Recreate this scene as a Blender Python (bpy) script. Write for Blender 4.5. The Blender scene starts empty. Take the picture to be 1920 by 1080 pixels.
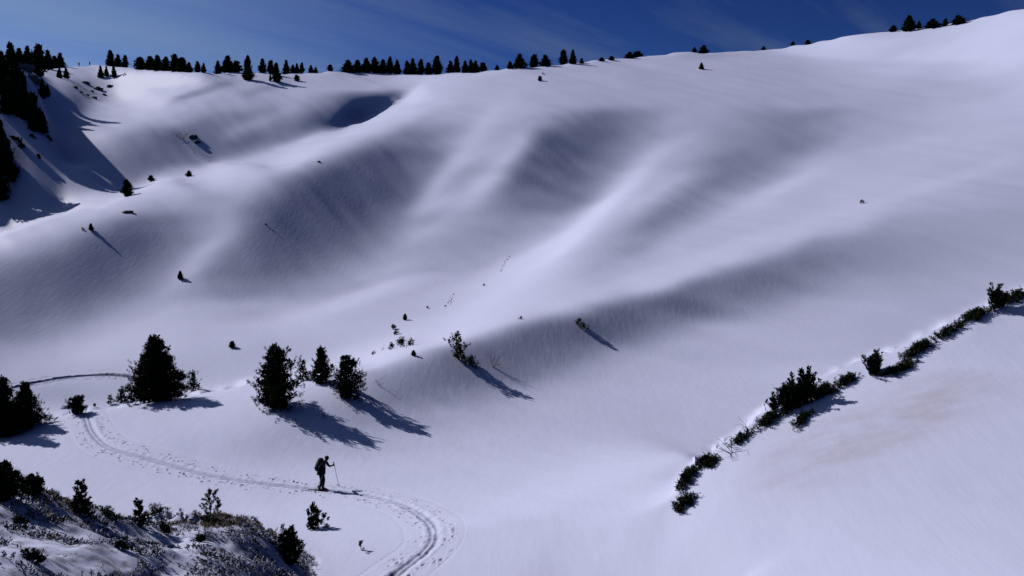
import bpy, math, random
import numpy as np
from mathutils import Vector, Matrix
random.seed(7); RNG = np.random.default_rng(7)
R = math.radians
SC = bpy.context.scene; COL = SC.collection
# ---------------------------------------------------------------- camera model (1920x1080 reference frame)
FOC = 1507.0                       # focal length in reference pixels
HORIZ = 430.0                      # row of eye level
PITCH = math.atan((540.0 - HORIZ) / FOC)
SUN_AZ = math.radians(-63.0)       # from +Y (view direction), negative = left
SUN_EL = math.radians(36.0)
CP, SP = math.cos(PITCH), math.sin(PITCH)
def ray(px, py):
    u = (px - 960.0) / FOC; v = (540.0 - py) / FOC
    return u, CP + v * SP, v * CP - SP          # x, y, z with the pitched camera at the origin
def P(px, py, D):
    x, y, z = ray(px, py); k = D / y
    return x * k, D, z * k
def project(x, y, z):
    yc = y * CP - z * SP; zc = y * SP + z * CP
    return 960.0 + FOC * x / yc, 540.0 - FOC * zc / yc
# ---------------------------------------------------------------- camera
cam = bpy.data.cameras.new('camera'); camo = bpy.data.objects.new('camera', cam); COL.objects.link(camo)
cam.sensor_width = 36.0; cam.lens = 36.0*FOC/1920.0; cam.clip_start = 0.1; cam.clip_end = 3000.0
camo.location = (0, 0, 0); camo.rotation_euler = (math.pi/2 - PITCH, 0, 0)
SC.camera = camo
# ---------------------------------------------------------------- sky
SKY_STRENGTH, SUN_STRENGTH, EXPOSURE = 0.06, 4.0, 0.0
world = bpy.data.worlds.new('World'); SC.world = world; world.use_nodes = True
nt = world.node_tree; nt.nodes.clear(); N = nt.nodes.new; LK = nt.links.new
sky = N('ShaderNodeTexSky'); sky.sky_type = 'NISHITA'; sky.sun_disc = False
sky.sun_elevation = SUN_EL; sky.sun_rotation = SUN_AZ
sky.altitude = 2600; sky.air_density = 1.0; sky.dust_density = 3.5; sky.ozone_density = 3.0
gam = N('ShaderNodeGamma'); gam.inputs['Gamma'].default_value = 1.75
hs = N('ShaderNodeHueSaturation'); hs.inputs['Saturation'].default_value = 1.08; hs.inputs['Hue'].default_value = .514; hs.inputs['Value'].default_value = 0.225
LK(sky.outputs[0], gam.inputs[0]); LK(gam.outputs[0], hs.inputs['Color'])
# thin drawn-out cirrus, laid on the dome by direction
tc = N('ShaderNodeTexCoord'); sx = N('ShaderNodeSeparateXYZ'); LK(tc.outputs['Generated'], sx.inputs[0])
mz = N('ShaderNodeMath'); mz.operation = 'ADD'; mz.inputs[1].default_value = 0.12; LK(sx.outputs[2], mz.inputs[0])
dx = N('ShaderNodeMath'); dx.operation = 'DIVIDE'; LK(sx.outputs[0], dx.inputs[0]); LK(mz.outputs[0], dx.inputs[1])
dy = N('ShaderNodeMath'); dy.operation = 'DIVIDE'; LK(sx.outputs[1], dy.inputs[0]); LK(mz.outputs[0], dy.inputs[1])
cx = N('ShaderNodeCombineXYZ'); LK(dx.outputs[0], cx.inputs[0]); LK(dy.outputs[0], cx.inputs[1])
mp = N('ShaderNodeMapping'); mp.vector_type = 'TEXTURE'; mp.inputs['Rotation'].default_value = (0, 0, R(43)); mp.inputs['Scale'].default_value = (4.2, 0.62, 1); mp.inputs['Location'].default_value = (0.35, 0.2, 0)
LK(cx.outputs[0], mp.inputs[0])
nz = N('ShaderNodeTexNoise'); nz.inputs['Scale'].default_value = 1.7; nz.inputs['Detail'].default_value = 6; nz.inputs['Roughness'].default_value = .55; nz.inputs['Distortion'].default_value = .35
LK(mp.outputs[0], nz.inputs['Vector'])
cr = N('ShaderNodeMapRange'); cr.inputs[1].default_value = .47; cr.inputs[2].default_value = .78; cr.inputs[4].default_value = .30; LK(nz.outputs[0], cr.inputs[0])
mx = N('ShaderNodeMix'); mx.data_type = 'RGBA'; LK(cr.outputs[0], mx.inputs[0]); LK(hs.outputs[0], mx.inputs[6]); mx.inputs[7].default_value = (3.4, 4.6, 5.6, 1)
vr = N('ShaderNodeMapRange'); vr.interpolation_type = 'SMOOTHSTEP'; vr.inputs[1].default_value = -.02; vr.inputs[2].default_value = -.62; vr.inputs[4].default_value = .47; LK(sx.outputs[0], vr.inputs[0])
vm = N('ShaderNodeMath'); vm.operation = 'MULTIPLY'; LK(vr.outputs[0], vm.inputs[0]); vn = N('ShaderNodeMapRange'); vn.inputs[1].default_value = .25; vn.inputs[2].default_value = .6; vn.inputs[3].default_value = .55; LK(nz.outputs[0], vn.inputs[0]); LK(vn.outputs[0], vm.inputs[1])
mv = N('ShaderNodeMix'); mv.data_type = 'RGBA'; LK(vm.outputs[0], mv.inputs[0]); LK(mx.outputs[2], mv.inputs[6]); mv.inputs[7].default_value = (4.4, 6.6, 9.6, 1)     # thin veil towards the sun
bg = N('ShaderNodeBackground'); bg.inputs['Strength'].default_value = SKY_STRENGTH; LK(mv.outputs[2], bg.inputs['Color'])
ow = N('ShaderNodeOutputWorld'); LK(bg.outputs[0], ow.inputs[0])
# ---------------------------------------------------------------- sun
sl = bpy.data.lights.new('sun', 'SUN'); sl.energy = SUN_STRENGTH; sl.angle = R(0.5); sl.color = (1.0, 0.975, 0.94)
so = bpy.data.objects.new('sun', sl); COL.objects.link(so)
SUNV = Vector((math.sin(SUN_AZ)*math.cos(SUN_EL), math.cos(SUN_AZ)*math.cos(SUN_EL), math.sin(SUN_EL)))
so.rotation_euler = SUNV.to_track_quat('Z', 'Y').to_euler(); so.location = SUNV*400
vs = SC.view_settings; vs.view_transform = 'Standard'; vs.look = 'None'; vs.gamma = 1; vs.use_curve_mapping = False; vs.exposure = EXPOSURE
SC.cycles.max_bounces = 6; SC.cycles.diffuse_bounces = 0; SC.cycles.transparent_max_bounces = 4
# ---------------------------------------------------------------- survey points: pixel row/column and depth in metres
CPTS = {
 -300: [(1080,11),(900,20),(1000,30),(850,42),(815,46),(840,58),(745,70),(640,85),(540,97),(452,106),(468,120),(405,144),(100,163),(-60,185),(-130,215),(-110,260),(0,420)],  # upper crest lies out of view, raised to shade the left cliff
 -130: [(405,145),(130,164),(20,188),(-25,212),(0,270)],  # unseen column added so the raised crest casts its shade into view
 0:    [(1400,7),(1080,12),(960,17),(885,23),(1010,29),(845,43),(812,47),(840,58),(740,70),(640,85),(540,97),(450,108),(465,122),(403,147),(330,153),(250,159),(150,168),(112,200),(135,260),(165,420)],
 60:   [(925,24),(1008,29.5),(780,49),(425,112),(378,150),(320,155),(250,162),(160,173),(122,205),(135,270)],
 115:  [(778,50.5),(408,116),(414,128),(383,145),(300,176),(235,204),(165,245),(125,300),(140,350)],
 160:  [(1400,8),(1080,14),(962,24),(1020,29),(860,42),(770,53),(790,62),(720,73),(640,86),(540,100),(450,112),(396,122),(402,134),(370,150),(310,176),(240,208),(190,238),(150,275),(118,306),(128,340),(165,420)],
 320:  [(1080,17),(1010,22),(970,25),(1035,30),(950,35.5),(860,44),(742,60),(762,67),(692,77),(600,95),(520,108),(420,123),(340,135),(347,149),(318,161),(280,180),(220,215),(160,265),(127,300),(134,330),(165,420)],
 470:  [(1400,9),(1080,20),(1000,25),(976,27),(1020,31),(930,37.5),(860,44),(717,63),(733,70),(680,78),(600,94),(500,113),(400,138),(309,165),(316,180),(280,196),(220,228),(165,265),(132,297),(138,330)],
 560:  [(1080,25),(1040,28.5),(1000,32)],
 640:  [(1400,15),(1080,29),(930,38.5),(830,48),(755,56),(684,66),(697,70),(625,79),(540,102),(440,128),(340,160),(256,198),(254,211),(228,226),(196,241),(160,268),(131,295),(138,330),(165,420)],
 700:  [(229,212),(223,223),(204,233),(184,239),(160,262)],
 750:  [(200,224),(199,230),(188,237),(178,241)],
 800:  [(1400,15),(1200,23),(1080,28.5),(880,43.5),(780,54),(700,66),(648,74),(640,78),(560,93),(460,122),(360,150),(260,185),(190,225),(167,242),(135,286),(142,330)],
 960:  [(1400,16),(1200,23),(1070,29.5),(1000,34),(900,42),(800,52),(720,63),(650,72),(600,80),(578,85),(520,98),(440,120),(340,152),(240,195),(160,240),(125,265),(132,300),(165,420)],
 1110: [(1400,17),(1200,23),(1080,28.5),(1000,32.5),(930,37),(820,48),(700,62),(610,75),(556,86),(530,91),(440,113),(340,150),(220,195),(110,265),(118,300)],
 1280: [(885,36.8),(860,38.5),(760,50),(660,66),(580,80),(502,96),(472,100),(400,119),(300,160),(200,200),(130,240),(96,262),(104,300),(140,420)],
 1600: [(660,48),(590,64),(500,84),(408,108),(374,114),(300,137),(200,185),(120,222),(66,245),(74,285),(110,420)],
 1760: [(590,55),(350,113)],
 1920: [(520,58),(440,78),(370,95),(308,116),(272,122),(180,165),(90,200),(18,225),(26,270),(60,420)],
 2250: [(1400,11),(1080,17),(800,21),(600,25),(430,30),(450,42),(430,58),(360,78),(290,95),(230,118),(180,140),(90,175),(0,205),(-70,230),(-60,270),(-20,420)],
}
# the near right slope: a spur whose brow carries the scrub; its low end runs out into the basin
for px, py, d in ((1240,958,34.5),(1278,912,33),(1305,880,33),(1345,850,31.8),(1410,803,29.3),(1480,764,27.6),(1540,736,26.8),(1600,702,26.2),(1680,678,26),(1760,625,26.5),(1920,552,28)):
    L = [(py, d)]+[(y, d*(1-.00085*(y-py))) for y in (py+60, py+150, 1080, 1400) if y >= py+60]
    if px > 1320: L += [(py+20, d+5), (py+13, 42)]
    CPTS.setdefault(px, []); CPTS[px] += L
pts = np.array([P(px, py, D) for px, L in CPTS.items() for py, D in L])
AZ0, AZ1, NA = math.radians(-41), math.radians(41), 304
R0, R1, NR = 3.0, 420.0, 400
th = np.linspace(AZ0, AZ1, NA); rho = np.linspace(math.log(R0), math.log(R1), NR)
TH, RHO = np.meshgrid(th, rho, indexing='ij'); RR = np.exp(RHO)
def tps_fit(a, b, v, reg):
    n = len(a); d2 = (a[:,None]-a)**2 + (b[:,None]-b)**2
    K = np.where(d2 > 0, .5*d2*np.log(d2+1e-30), 0) + reg*np.eye(n)
    A = np.zeros((n+3, n+3)); A[:n,:n] = K
    A[:n,n] = 1; A[:n,n+1] = a; A[:n,n+2] = b; A[n:,:n] = A[:n,n:].T
    return np.linalg.solve(A, np.r_[v, 0, 0, 0])
def tps_eval(c, a, b, x, y):
    out = c[-3] + c[-2]*x + c[-1]*y
    for i in range(len(a)):
        d2 = (x-a[i])**2 + (y-b[i])**2
        out = out + c[i]*.5*d2*np.log(d2+1e-30)
    return out
KA = 2.2                                            # azimuth weight against ln(distance)
pa = np.arctan2(pts[:,0], pts[:,1])*KA; pr = np.log(np.hypot(pts[:,0], pts[:,1]))
co = tps_fit(pa, pr, pts[:,2]/np.exp(pr), 1e-5)
T0 = tps_eval(co, pa, pr, TH*KA, RHO)               # tangent of the elevation angle of the ground
# ---------------------------------------------------------------- how bright each slope lies to the sun, as surveyed
ROWS = {
 100: [(0,200),(1920,200)],
 130: [(100,205),(160,205),(320,192),(480,186),(640,186),(800,180),(960,176),(1120,170),(1280,166),(1440,165),(1600,165),(1760,172),(1920,200)],
 160: [(100,90),(160,110),(220,170),(320,178),(480,165),(640,165),(800,180),(960,170),(1120,166),(1280,163),(1440,162),(1600,162),(1760,172),(1920,186)],
 190: [(120,60),(170,110),(240,205),(320,190),(400,165),(480,160),(560,160),(630,125),(700,45),(740,60),(775,200),(800,195),(880,175),(960,172),(1040,165),(1120,158),(1280,156),(1440,152),(1600,156),(1760,168),(1920,172)],
 220: [(130,120),(180,180),(240,188),(320,160),(400,140),(480,120),(560,130),(640,70),(690,60),(712,190),(740,210),(800,165),(880,160),(960,165),(1040,140),(1120,112),(1200,132),(1280,158),(1400,142),(1520,128),(1600,150),(1760,166),(1920,168)],
 260: [(130,150),(170,160),(240,130),(320,110),(400,105),(480,105),(560,130),(600,190),(630,205),(680,170),(740,128),(800,130),(880,165),(960,165),(1010,120),(1060,95),(1120,100),(1200,135),(1280,156),(1360,140),(1440,130),(1520,128),(1600,152),(1760,164),(1920,168)],
 300: [(120,130),(160,135),(240,112),(320,105),(400,125),(460,165),(500,200),(560,185),(640,122),(720,85),(800,115),(880,162),(940,150),(1000,100),(1060,92),(1120,120),(1200,152),(1280,152),(1360,125),(1440,125),(1520,152),(1600,164),(1760,172),(1920,172)],
 340: [(120,120),(160,125),(240,120),(300,190),(400,200),(480,168),(560,110),(640,78),(720,82),(800,120),(860,150),(920,160),(980,105),(1060,105),(1120,130),(1180,164),(1260,158),(1340,120),(1440,142),(1520,160),(1680,172),(1920,164)],
 380: [(110,165),(150,185),(200,208),(280,175),(360,158),(440,160),(520,108),(600,72),(680,82),(760,115),(820,168),(880,160),(940,130),(1000,118),(1080,125),(1140,164),(1200,168),(1280,130),(1360,145),(1440,164),(1600,174),(1760,164),(1920,160)],
 420: [(0,180),(80,205),(160,165),(240,110),(320,120),(400,148),(460,130),(520,92),(600,82),(680,100),(760,130),(820,162),(900,150),(960,145),(1040,158),(1100,177),(1160,162),(1220,130),(1300,150),(1400,172),(1520,176),(1600,172),(1660,150),(1760,152),(1920,158)],
 460: [(0,190),(80,150),(160,105),(240,82),(320,115),(400,148),(460,105),(520,82),(600,98),(680,120),(760,150),(840,145),(920,148),(1000,172),(1060,188),(1120,162),(1200,140),(1300,168),(1400,180),(1470,174),(1520,140),(1600,140),(1760,150),(1920,162)],
 500: [(0,130),(80,98),(160,82),(240,98),(320,130),(370,148),(420,110),(500,92),(580,115),(660,138),(740,160),(820,150),(900,155),(960,182),(1040,187),(1120,160),(1200,168),(1300,180),(1350,176),(1420,125),(1500,120),(1600,142),(1760,156),(1920,166)],
 540: [(0,102),(80,92),(160,88),(240,120),(320,150),(400,130),(480,120),(560,140),(640,150),(720,160),(800,155),(880,168),(960,182),(1040,182),(1120,172),(1200,182),(1240,176),(1300,126),(1400,116),(1500,135),(1600,158),(1760,164),(1920,171)],
 580: [(0,102),(80,98),(160,120),(240,152),(320,168),(400,160),(480,150),(560,160),(640,165),(720,165),(800,165),(880,182),(960,188),(1040,180),(1090,160),(1140,120),(1200,112),(1300,112),(1400,138),(1500,163),(1600,170),(1760,168),(1920,171)],
 620: [(0,112),(80,130),(160,158),(240,172),(320,170),(400,165),(480,165),(560,170),(640,172),(720,176),(800,182),(880,190),(930,160),(1000,104),(1080,90),(1160,104),(1240,135),(1320,163),(1400,171),(1600,171),(1920,172)],
 660: [(0,150),(80,168),(160,178),(320,170),(480,165),(600,172),(660,186),(730,196),(780,172),(850,116),(920,100),(1000,104),(1080,118),(1160,150),(1240,168),(1400,171),(1600,172),(1920,176)],
 700: [(0,165),(160,168),(320,165),(480,172),(560,186),(620,188),(680,165),(760,132),(840,112),(920,108),(1000,122),(1080,152),(1160,168),(1400,177),(1700,190),(1920,186)],
 740: [(0,160),(100,155),(200,160),(300,180),(400,188),(520,188),(600,172),(680,142),(760,124),(840,128),(920,142),(1000,162),(1080,172),(1400,180),(1600,190),(1750,182),(1920,184)],
 780: [(0,180),(100,190),(240,186),(400,190),(520,176),(600,150),(680,138),(760,145),(840,156),(1000,172),(1200,178),(1500,190),(1700,182),(1920,184)],
 830: [(0,190),(240,188),(400,178),(500,160),(600,160),(700,165),(900,175),(1200,182),(1440,190),(1600,182),(1920,186)],
 890: [(0,190),(240,186),(400,184),(600,182),(900,184),(1230,184),(1330,190),(1450,182),(1920,186)],
 970: [(0,190),(600,190),(900,190),(1180,184),(1240,176),(1290,188),(1450,184),(1920,186)],
 1080: [(0,186),(600,190),(900,190),(960,186),(1010,178),(1080,188),(1400,186),(1920,186)],
}
SHEAR = 1.4
_ys = np.array(sorted(ROWS)); _rx = [np.array([q[0] for q in ROWS[y]],float) for y in _ys]; _rv = [np.array([q[1] for q in ROWS[y]],float) for y in _ys]
def gray(px, py):
    out = np.zeros_like(px); py = np.clip(py, _ys[0], _ys[-1]-1e-3)
    k = np.searchsorted(_ys, py, side='right') - 1
    for i in range(len(_ys)-1):
        m = k == i
        if not m.any(): continue
        y1, y2 = _ys[i], _ys[i+1]; x, y = px[m], py[m]; f = (y-y1)/(y2-y1); f = f*f*(3-2*f)
        sh = SHEAR if y1 >= 190 and y2 <= 840 else 0.4
        out[m] = (1-f)*np.interp(x + sh*(y-y1), _rx[i], _rv[i]) + f*np.interp(x - sh*(y2-y), _rx[i+1], _rv[i+1])
    return out
STROKES = [
 ([(460,150),(410,160),(360,176),(300,196)], 4, 95, .7), ([(560,150),(500,164),(440,182)], 5, 120, .6), ([(420,140),(340,150),(270,172),(230,190)], 8, 215, .6), ([(430,215),(360,240),(300,275),(240,310)], 9, 95, .5), ([(600,190),(520,215),(450,240),(390,275)], 10, 172, .5),  # drawn-out crests and troughs: points, half width, brightness, weight
 ([(0,452),(120,408),(240,372),(400,324),(500,299),(600,263),(690,232),(735,205),(790,172)], 7, 222, .8),
 ([(1020,150),(930,205),(885,265),(835,330),(790,390),(740,450)], 13, 184, .6),
 ([(1010,225),(960,285),(900,350),(850,400)], 13, 186, .55),
 ([(1290,240),(1190,330),(1120,400),(1040,465),(950,510)], 15, 192, .6),
 ([(1640,250),(1520,320),(1420,380),(1300,440),(1150,510)], 14, 180, .4),
 ([(690,668),(850,630),(960,598),(1100,553),(1250,503),(1400,453),(1600,393),(1900,300)], 8, 190, .45),
 ([(1080,225),(1030,275),(985,330),(950,380)], 14, 92, .55),
 ([(760,250),(680,310),(610,365),(540,420),(480,470)], 20, 76, .5),
 ([(1360,330),(1270,385),(1190,440)], 14, 124, .5),
 ([(470,395),(410,440),(360,490),(310,545)], 12, 165, .5),
 ([(860,660),(960,635),(1080,612),(1200,575),(1320,535),(1440,490)], 14, 92, .5),
]
def stroke_gray(px, py):
    g = gray(px, py)
    for L, w, v, k in STROKES:
        P_ = np.array(L, float); d2 = np.full(px.shape, 1e12); ar = np.zeros(px.shape); S_ = np.r_[0, np.cumsum(np.hypot(*np.diff(P_, axis=0).T))]; q = 0
        for (x0, y0), (x1, y1) in zip(P_[:-1], P_[1:]):
            f = np.clip(((px-x0)*(x1-x0)+(py-y0)*(y1-y0))/((x1-x0)**2+(y1-y0)**2), 0, 1); dd = (px-x0-f*(x1-x0))**2+(py-y0-f*(y1-y0))**2; m = dd < d2; ar = np.where(m, (S_[q]+f*(S_[q+1]-S_[q]))/S_[-1], ar); d2 = np.minimum(d2, dd); q += 1
        e = np.clip(np.minimum(ar/.3, (1-ar)/.3), 0, 1) if x1 < 1880 and L[0][0] > 20 else 1.0; a = k*e*e*(3-2*e)*np.exp(-.5*d2/w**2); g = g*(1-a)+v*a
    # the steep flank under the far-left pines lies turned from the sun
    bx = np.interp(py, [120,150,180,230,300,385], [60,92,104,118,110,108]); by = np.interp(px, [-200,0,60,108], [420,402,378,388])
    m = 1/(1+np.exp(np.clip((px-bx)/4, -30, 30)))/(1+np.exp(np.clip((py-by)/4, -30, 30)))*(py > 135)
    return g*(1-m)+15*m
def lin(g):
    c = g/255.0; return np.where(c <= .04045, c/12.92, ((c+.055)/1.055)**2.4)
AMB, GAIN = 0.025, 0.835
def want(px, py):
    g = stroke_gray(px, py); k = np.clip((780-py)/80, 0, 1)*np.clip((px-100)/60, 0, 1); g = g - 10*np.clip((150-g)/50, 0, 1); g = g + k*.2*np.clip(g-148, -60, 60)
    return np.clip((lin(g) - AMB)/GAIN, 0.03, 0.72)
# ---------------------------------------------------------------- depth of the visible ground from those slopes (least squares, conjugate gradients)
dth = th[1]-th[0]; drho = rho[1]-rho[0]
ce, se = math.cos(SUN_EL), math.sin(SUN_EL)
def blur(a, n, ax):
    k = np.exp(-.5*(np.arange(-3*n, 3*n+1)/n)**2); k /= k.sum()
    a = np.moveaxis(a, ax, 0); ap = np.concatenate([np.repeat(a[:1], 3*n, 0), a, np.repeat(a[-1:], 3*n, 0)])
    o = np.zeros_like(a)
    for i, w in enumerate(k): o += w*ap[i:i+len(a)]
    return np.moveaxis(o, 0, ax)
def blur2(a, n, m): return blur(blur(a, n, 0), m, 1)
TMIN, DT = -0.70, 0.003
run = np.maximum.accumulate(T0, axis=1)
tsky = run[:,-1]
NT = int((tsky.max()-TMIN)/DT)+2
tt = TMIN + DT*np.arange(NT)
h0 = np.empty((NA, NT))
for i in range(NA):
    m = np.r_[True, np.diff(run[i]) > 1e-9]
    h0[i] = np.interp(tt, run[i][m], rho[m])
ok = tt[None,:] <= tsky[:,None] - .5*DT                 # below the skyline
THI, TTI = np.meshgrid(th, tt, indexing='ij')
PXI, PYI = project(np.sin(THI), np.cos(THI), TTI)
cutr = (np.diff(h0, axis=1) > 0.15) & (h0[:,1:] < math.log(130))                        # depth jumps behind crests
link_r = ok[:,1:] & ok[:,:-1] & ~cutr                    # between rows j, j+1
link_t = ok[1:] & ok[:-1] & ((np.abs(np.diff(h0, axis=0)) < 0.12) | (h0[1:] > math.log(130)))
cell = link_r[1:] & link_r[:-1] & link_t[:,1:] & link_t[:,:-1]
c4 = lambda a: .25*(a[1:,1:]+a[1:,:-1]+a[:-1,1:]+a[:-1,:-1])
TH4, TT4, PX4, PY4 = c4(THI), c4(TTI), c4(PXI), c4(PYI)
DL4 = SUN_AZ - TH4; cD, sD = np.cos(DL4), np.sin(DL4)
def Ht(h): return ((h[1:,1:]-h[1:,:-1])+(h[:-1,1:]-h[:-1,:-1]))/(2*DT)
def Hth(h): return ((h[1:,1:]-h[:-1,1:])+(h[1:,:-1]-h[:-1,:-1]))/(2*dth)
def HtT(q):
    o = np.zeros((NA, NT)); a = q/(2*DT); o[1:,1:] += a; o[1:,:-1] -= a; o[:-1,1:] += a; o[:-1,:-1] -= a; return o
def HthT(q):
    o = np.zeros((NA, NT)); a = q/(2*dth); o[1:,1:] += a; o[:-1,1:] -= a; o[1:,:-1] += a; o[:-1,:-1] -= a; return o
lr3 = (link_r[:,1:] & link_r[:,:-1]).astype(float); lt3 = (link_t[1:] & link_t[:-1]).astype(float)
SOFT = 1-.5*np.exp(-((PXI-700)/80)**4-((PYI-200)/36)**4)             # the wind scoop may bend sharply
lr3 *= SOFT[:,1:-1]; lt3 *= SOFT[1:-1]
def sm(h):
    o = np.zeros_like(h); a = lr3*(h[:,2:]-2*h[:,1:-1]+h[:,:-2]); o[:,2:] += a; o[:,1:-1] -= 2*a; o[:,:-2] += a
    a = lt3*(h[2:]-2*h[1:-1]+h[:-2]); o[2:] += a; o[1:-1] -= 2*a; o[:-2] += a; return o
def smoother(a): return blur2(a, 2, 2)
def depth_solve(h, lam=0.25, lamS=8.0, lamG=0.15, outer=14, iters=80, step=0.45):
    S = want(PX4.ravel(), PY4.ravel()).reshape(PX4.shape)
    W = cell.astype(float)
    W *= ~((PX4 < 600) & (PY4 > 870) & (c4(h0) < math.log(31)))
    W *= np.clip((PY4-np.interp(PX4, SKX, SKY)-6)/14, 0.0, 1)*(PX4 > -260)*(PX4 < 2180)*(PY4 < 1180)
    L = np.full((NA, NT), lam)
    L[(PXI < 620) & (PYI > 865)] = 2; L[PYI > 1150] = 2
    L = blur2(L, 2, 2)
    hb = h.copy(); ht0 = np.clip(Ht(hb), .6, 25); Gb = lamG*cell/ht0; hg = np.maximum(Ht(hb), 1.9)
    soft = 1-.75*np.exp(-((PX4-700)/75)**4-((PY4-200)/34)**4)      # the wind scoop may stand steep, and so may the far-left flank
    soft = soft*(1-.93/(1+np.exp(np.clip((PX4-112)/5, -30, 30)))/(1+np.exp(np.clip((PY4-395)/8, -30, 30))))
    for o in range(outer):
        hr_ = Ht(h); G = Gb*soft + cell*.30*soft*smoother(np.clip((2.1-hr_)/1.1, 0, 1.2))
        ht = np.clip(Ht(h), .7, 40); hth = np.clip(Hth(h), -4, 4)
        zr = TT4 + 1/ht; zt = -hth/ht; N = np.sqrt(1+zr*zr+zt**2)
        pc = cD*zr + sD*zt
        res = W*((se - S*N)/ce - pc)
        c1 = -W*(cD - sD*hth)/ht**2; c2 = -W*sD/ht
        def F(v): return c1*Ht(v) + c2*Hth(v)
        def FT(q): return HtT(c1*q) + HthT(c2*q)
        rhs = FT(res) - L**2*(h-hb) - lamS**2*sm(h-hb) - HtT(G**2*(hr_-hg))
        def A(d): return FT(F(d)) + L**2*d + lamS**2*sm(d) + HtT(G**2*Ht(d))
        dg = np.zeros((NA, NT)); q = ((np.abs(c1)/(2*DT)+np.abs(c2)/(2*dth))**2) + (G/(2*DT))**2
        dg[1:,1:] += q; dg[1:,:-1] += q; dg[:-1,1:] += q; dg[:-1,:-1] += q
        dg = dg + L**2 + lamS**2*12
        d = np.zeros_like(h); r = rhs; zz = r/dg; p = zz.copy(); rz = (r*zz).sum()
        for it in range(iters):
            Ap = A(p); a = rz/((p*Ap).sum()+1e-30); d += a*p; r = r - a*Ap
            zz = r/dg; rz2 = (r*zz).sum(); p = zz + (rz2/(rz+1e-30))*p; rz = rz2
        h = h + step*d
    return h
SKX = [0,100,200,300,450,600,760,850,1000,1080,1200,1330,1500,1680,1800,1920]
SKY = [115,115,118,125,132,130,136,133,122,117,101,92,75,57,40,15]
# ---------------------------------------------------------------- the ground as one sheet: distance / direction grid about the valley's near side
h = depth_solve(h0)
NR2 = 1600; rho2 = np.linspace(math.log(R0), math.log(R1), NR2)
def interp_cols(v):                                     # fill and smooth a per-column quantity known only where the near brow exists
    k = np.isfinite(v); v = np.interp(np.arange(NA), np.where(k)[0], v[k]); return blur(v[:,None], 5, 0)[:,0]
# the wind scoop under the skyline: a steep wall from its rim down to behind the spur crest
SCR = [(600,246),(640,217),(670,199),(700,189),(740,181),(790,171)]; SCC = [(600,262),(640,249),(690,231),(735,205),(765,187),(790,172)]
scoop_cut = {}
for i in range(NA):
    px = 960+FOC*math.tan(th[i])
    if not 606 < px < 788: continue
    tr, tc = (np.interp(np.interp(px, *zip(*L)), PYI[i][::-1], tt[::-1]) for L in (SCR, SCC))
    jr, jc = int(round((tr-TMIN)/DT)), int(round((tc-TMIN)/DT)); w = min(1, (px-606)/85)
    if jr-jc < 2: continue
    wall = h[i,jr]-.62*(tt[jr]-tt[jc+1:jr]); h[i,jc+1:jr] = np.maximum(w*wall+(1-w)*h[i,jc+1:jr], h[i,jc]); scoop_cut[i] = jc
CUTS, RC = [], []
brow_r = np.full(NA, np.nan); brow_t = np.full(NA, np.nan); sl_f = np.full(NA, np.nan); sl_b = np.full(NA, np.nan)
for i in range(NA):
    n = int(ok[i].sum()); r_ = np.maximum.accumulate(h[i,:n]) + 1e-6*np.arange(n)
    cut = np.where(cutr[i,:n-1])[0]; cut = [c for k, c in enumerate(cut) if k == 0 or c-cut[k-1] > 16]
    CUTS.append(cut); RC.append(r_)
    for c in cut:
        if PXI[i,c] > 900 and PYI[i,c] > 500 and c > 24:
            sl_f[i] = (r_[c-9]-r_[c-19])/10; sl_b[i] = (r_[c+34]-r_[c+20])/14; brow_r[i] = r_[c-9]+9*sl_f[i]; brow_t[i] = tt[c]
sl_f = interp_cols(sl_f); sl_b = interp_cols(sl_b); brow_s = interp_cols(brow_r)
TP = []                                                 # profile of each column: (rho, t)
for i in range(NA):
    r_, n, cut, t_ = RC[i], len(RC[i]), CUTS[i], tt[:len(RC[i])]; xs, ys = [], []; a = 0
    for c in cut:                                       # crisp near brow: carry the slopes on either side up to the edge
        if np.isfinite(brow_r[i]) and abs(tt[c]-brow_t[i]) < 1e-9:
            k = 9; r_[c-k:c+1] = r_[c-k]+sl_f[i]*np.arange(k+1); brow_r[i] = r_[c]
    for c in cut+[n-1]:
        xs.append(r_[a:c+1]); ys.append(t_[a:c+1])
        if c < n-1:
            f = np.linspace(0, 1, 14)[1:-1]; dr = r_[c+1]-r_[c]
            xs.append(r_[c]+f*dr); ys.append(t_[c]+(t_[c+1]-t_[c])*f - min(.18*max(dr-.12, 0), .05)*np.sin(math.pi*f**(.8 if r_[c] < 3.65 else 1))**(1.0 if r_[c] < 3.65 else 1.5))
        a = c+1
    xs.append(r_[-1]+np.array([.03,.08,.16,.28,.8])); ys.append(t_[-1]-np.array([.001,.006,.02,.04,.10]))
    xs = np.concatenate(xs); ys = np.concatenate(ys)
    if xs[0] > rho2[0]: xs = np.r_[rho2[0]-.01, xs]; ys = np.r_[T0[i,0], ys]
    TP.append((xs, ys))
# rows of the sheet run along the brow: rho = rho' + shift(azimuth) * w(rho')
k = np.where(np.isfinite(brow_r))[0]
shift = blur(np.interp(np.arange(NA), k, brow_r[k])[:,None], 2, 0)[:,0]; shift = shift-shift.mean()
def wsh(q): f = np.clip((q-math.log(42))/(math.log(80)-math.log(42)), 0, 1); g = np.clip((q-math.log(4))/.9, 0, 1); return (1-f*f*(3-2*f))*g*g*(3-2*g)
TG = np.stack([np.interp(rho2+shift[i]*wsh(rho2), *TP[i]) for i in range(NA)])
far = np.clip((rho2-math.log(44))/.25, 0, 1)[None,:]
TG = blur2(TG, 1, 1)*far+TG*(1-far)
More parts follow.
